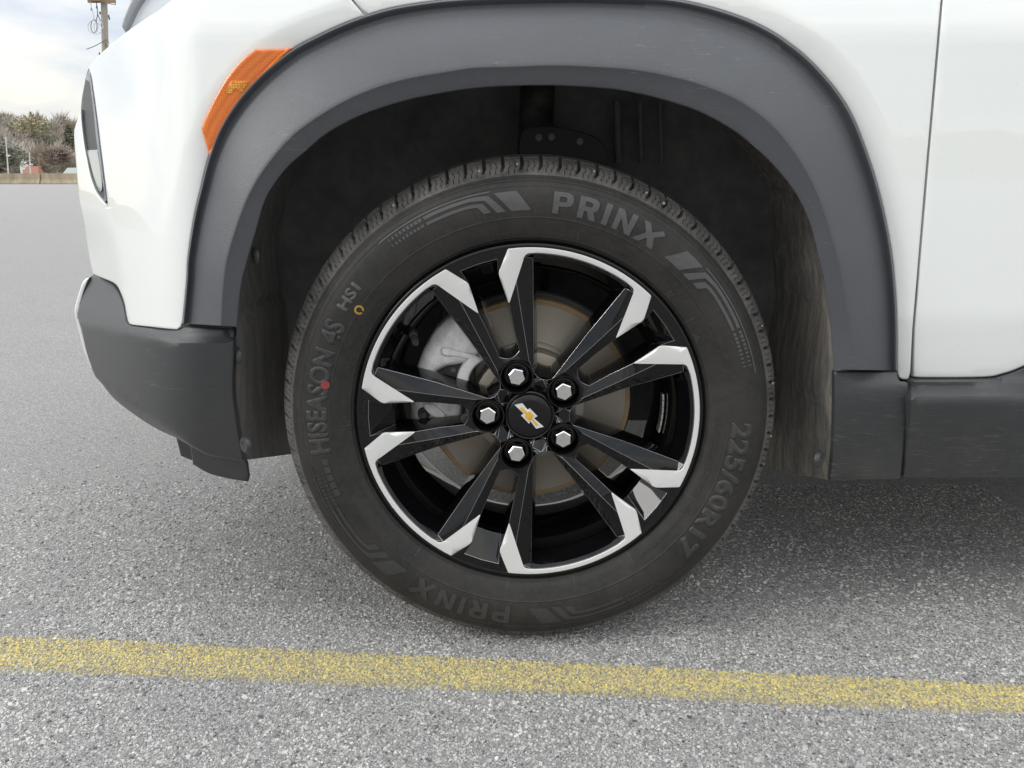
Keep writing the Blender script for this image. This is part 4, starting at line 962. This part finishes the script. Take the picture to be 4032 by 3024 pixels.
def special(px, pyb, y, h, kind, mt, lb, nm, wd=1.0):
    p = at(px, pyb, y); tree(p[0], y, p[2], h, kind, mt, lb, nm, None, wd)
special(40, 684, 80, 2.7, 'round', 'leaf_dark', 'wide dark green shrubby tree behind the barrier, left of the white house', 'evergreen_tree', 1.4)
special(-5, 684, 80, 3.2, 'round', 'leaf_dark', 'green bushy tree at the left edge behind the tall lamp pole', 'evergreen_tree', 1.3)
special(132, 560, 150, 4.6, 'round', 'leaf_pale', 'pale yellow green leafy tree on the crest of the hill', 'spring_tree', 1.5)
special(128, 500, 190, 3.2, 'cone', 'leaf_dark', 'small dark conifer poking above the pale green tree on the crest', 'conifer_tree', 1.0)
special(178, 600, 120, 2.6, 'round', 'leaf_dark', 'dark green tree halfway up the wooded hillside', 'evergreen_tree', 1.2)
special(285, 640, 110, 4.5, 'cone', 'leaf_dark', 'dark conifer beside the car bumper above the white low building', 'conifer_tree', 1.3)
special(255, 668, 84, 2.9, 'bare', 'twig_red', 'bare tree with reddish buds in front of the white low building', 'budding_tree', 1.5)
special(215, 678, 84, 3.2, 'bare', 'twig_red', 'bare tree with reddish buds right of the red roofed house', 'budding_tree', 1.5)
# houses
MAT['house_white'] = MB('white_siding', (.70,.70,.68), .8).m; MAT['roof_red'] = MB('red_shingles', (.34,.16,.12), .9).m; MAT['roof_grey'] = MB('grey_green_roof', (.36,.40,.37), .7).m; MAT['window'] = MB('dark_window', (.05,.06,.07), .15).m
def house(name, px0, px1, pyb, pyt, y, roofm, label, gable=True, nwin=3):
    a = at(px0, pyb, y); b = at(px1, pyb, y); t_ = at(px0, pyt, y); w_ = b[0]-a[0]; zb = max(a[2]-1.2, -.3); zt = t_[2]; cx = (a[0]+b[0])/2; hz = zt-zb; wz = zb+hz*.62
    r = tag(empty(name, (cx, y, zb)), label, 'house'); dp = w_*.8
    box('wall', (0, dp/2, (wz-zb)/2), (w_*.94, dp*.94, wz-zb), MAT['house_white'], r)
    hw = w_/2
    if gable: V = [(-hw, 0, wz-zb), (hw, 0, wz-zb), (0, 0, hz), (-hw, dp, wz-zb), (hw, dp, wz-zb), (0, dp, hz)]; F = [(0, 1, 2), (3, 5, 4), (0, 2, 5, 3), (1, 4, 5, 2), (0, 3, 4, 1)]
    else: V = [(-hw, 0, wz-zb), (hw, 0, wz-zb), (hw*.8, dp/2, hz), (-hw*.8, dp/2, hz), (-hw, dp, wz-zb), (hw, dp, wz-zb)]; F = [(0, 1, 2, 3), (4, 3, 2, 5), (0, 3, 4), (1, 5, 2), (0, 4, 5, 1)]
    mk('roof', V, F, MAT[roofm], r, False)
    for i in range(nwin):
        wx = (-.36 + .72*(i+.5)/nwin)*w_; wn = box('window', (wx, -.0+dp*.03-.04, (wz-zb)*.68), (w_*.09, .06, (wz-zb)*.26), MAT['window'], r)
        box('sill', (wx, dp*.03-.08, (wz-zb)*.53), (w_*.11, .10, .05), MAT['house_white'], wn)
house('white_house', 78, 106, 668, 628, 100, 'house_white', 'small white gabled house on the slope beside the green shrubs', True, 1)
house('red_roofed_house', 88, 150, 684, 654, 88, 'roof_red', 'white house with a long red shingle roof behind the barrier', False, 5)
house('low_building', 244, 330, 700, 660, 72, 'roof_grey', 'long low white building with a grey green roof next to the bumper', False, 7)
# poles
def M_wood(n, c): k = MB(n, c, .9); k.color(k.mix(k.noise(1, 5, .7, vec=k.map((30, 30, 2))), tuple(x*.8 for x in c), tuple(x*1.15 for x in c))); return k.m
MAT['pole'] = M_wood('weathered_pole_wood', (.36,.33,.28)); MAT['pole_light'] = M_wood('pale_pole', (.62,.61,.58)); MAT['wire'] = MB('black_cable', (.10,.10,.10), .6).m; MAT['pole_brown'] = M_wood('brown_pole', (.30,.21,.13))
def simple_pole(pxt, pyt, pxb, y, r, m, label):
    a = at(pxb, 689, y); b = at(pxt, pyt, y); o = tag(empty('lamp_pole', (a[0], y, 0)), label, 'pole')
    tube('shaft', [(0, 0, 0), (b[0]-a[0], 0, b[2])], [r, r*.75], MAT[m], o, 10); box('bracket', (b[0]-a[0]+.0, 0, b[2]*.62), (r*5, r*2.5, r*2.5), MAT[m], o)
    tube('cap', [(b[0]-a[0], 0, b[2]), (b[0]-a[0], 0, b[2]+r*2)], [r*.9, r*.3], MAT[m], o, 10)
simple_pole(23, 545, 31, 70, .055, 'pole_light', 'tall pale pole behind the barrier at the left edge')
simple_pole(116, 603, 118, 74, .055, 'pole_light', 'middle pale pole in front of the red roofed house')
simple_pole(151, 618, 158, 72, .045, 'pole_brown', 'short thin pole just right of the red roofed house')
UY = 34.0; s_ = UY+1.08
b0 = at(418, 689, UY); t0 = at(408, -70, UY); up_ = tag(empty('utility_pole', (b0[0], UY, 0)), 'weathered grey wooden utility pole with crossarm and hanging cable loops', 'utility pole')
lx = lambda px, py, dy=0: tuple(Vector(at(px, py, UY+dy)) - Vector((b0[0], UY, 0)))
tube('pole_shaft', [(0.02, 0, 0), lx(408, -70)], [.15, .115], MAT['pole'], up_, 16)
p = lx(408, 8); box('crossarm', (p[0], -.16, p[2]), (1.05, .10, .11), MAT['pole_brown'], up_)
p = lx(385, -6); box('equipment_box', (p[0], -.30, p[2]), (.42, .22, .30), MAT['pole_brown'], up_)
tube('crossarm_brace', [lx(455, -20, -.2), lx(455, 18, -.2), lx(418, 12, -.2)], .022, MAT['pole'], up_, 8)
def loop(cx, cy, rx, ry, n=22, a0=0, a1=360, yo=-.3): return [lx(cx+rx*math.cos(R_(a0+(a1-a0)*i/n)), cy-ry*math.sin(R_(a0+(a1-a0)*i/n)), yo) for i in range(n+1)]
tube('cable_loop', loop(376, 106, 30, 28), .016, MAT['pole_light'], up_, 6); tube('cable_loop', loop(370, 103, 12, 26), .014, MAT['wire'], up_, 6); tube('cable_loop', loop(378, 108, 8, 18), .014, MAT['pole_light'], up_, 6)
tube('cable', [lx(356, -30, -.3), lx(358, 20, -.3), lx(366, 50, -.3), lx(372, 82, -.3), lx(400, 103, -.1)], .014, MAT['pole_light'], up_, 6)
tube('cable', [lx(378, 0, -.3), lx(383, 30, -.3), lx(384, 60, -.3), lx(378, 85, -.3)], .016, MAT['wire'], up_, 6)
tube('cable', [lx(384, 55, -.3), lx(396, 82, -.2), lx(402, 104, -.1)], .014, MAT['wire'], up_, 6)
tube('cable', [lx(340, 194, -.3), lx(372, 182, -.25), lx(401, 166, -.15), lx(418, 156, -.16), lx(430, 168, -.1)], .014, MAT['wire'], up_, 6)
for px, py in ((394, 51), (428, 64), (430, 72), (381, 28), (360, 36), (392, 212)):
    q = lx(px, py, -.2); tube('insulator', [(q[0], q[1], q[2]-.05), (q[0], q[1], q[2]+.05)], [.035, .028], MAT['wire'], up_, 8)
tube('conduit', [lx(416, 168, -.155), lx(417, 187, -.155)], .02, MAT['wire'], up_, 6)
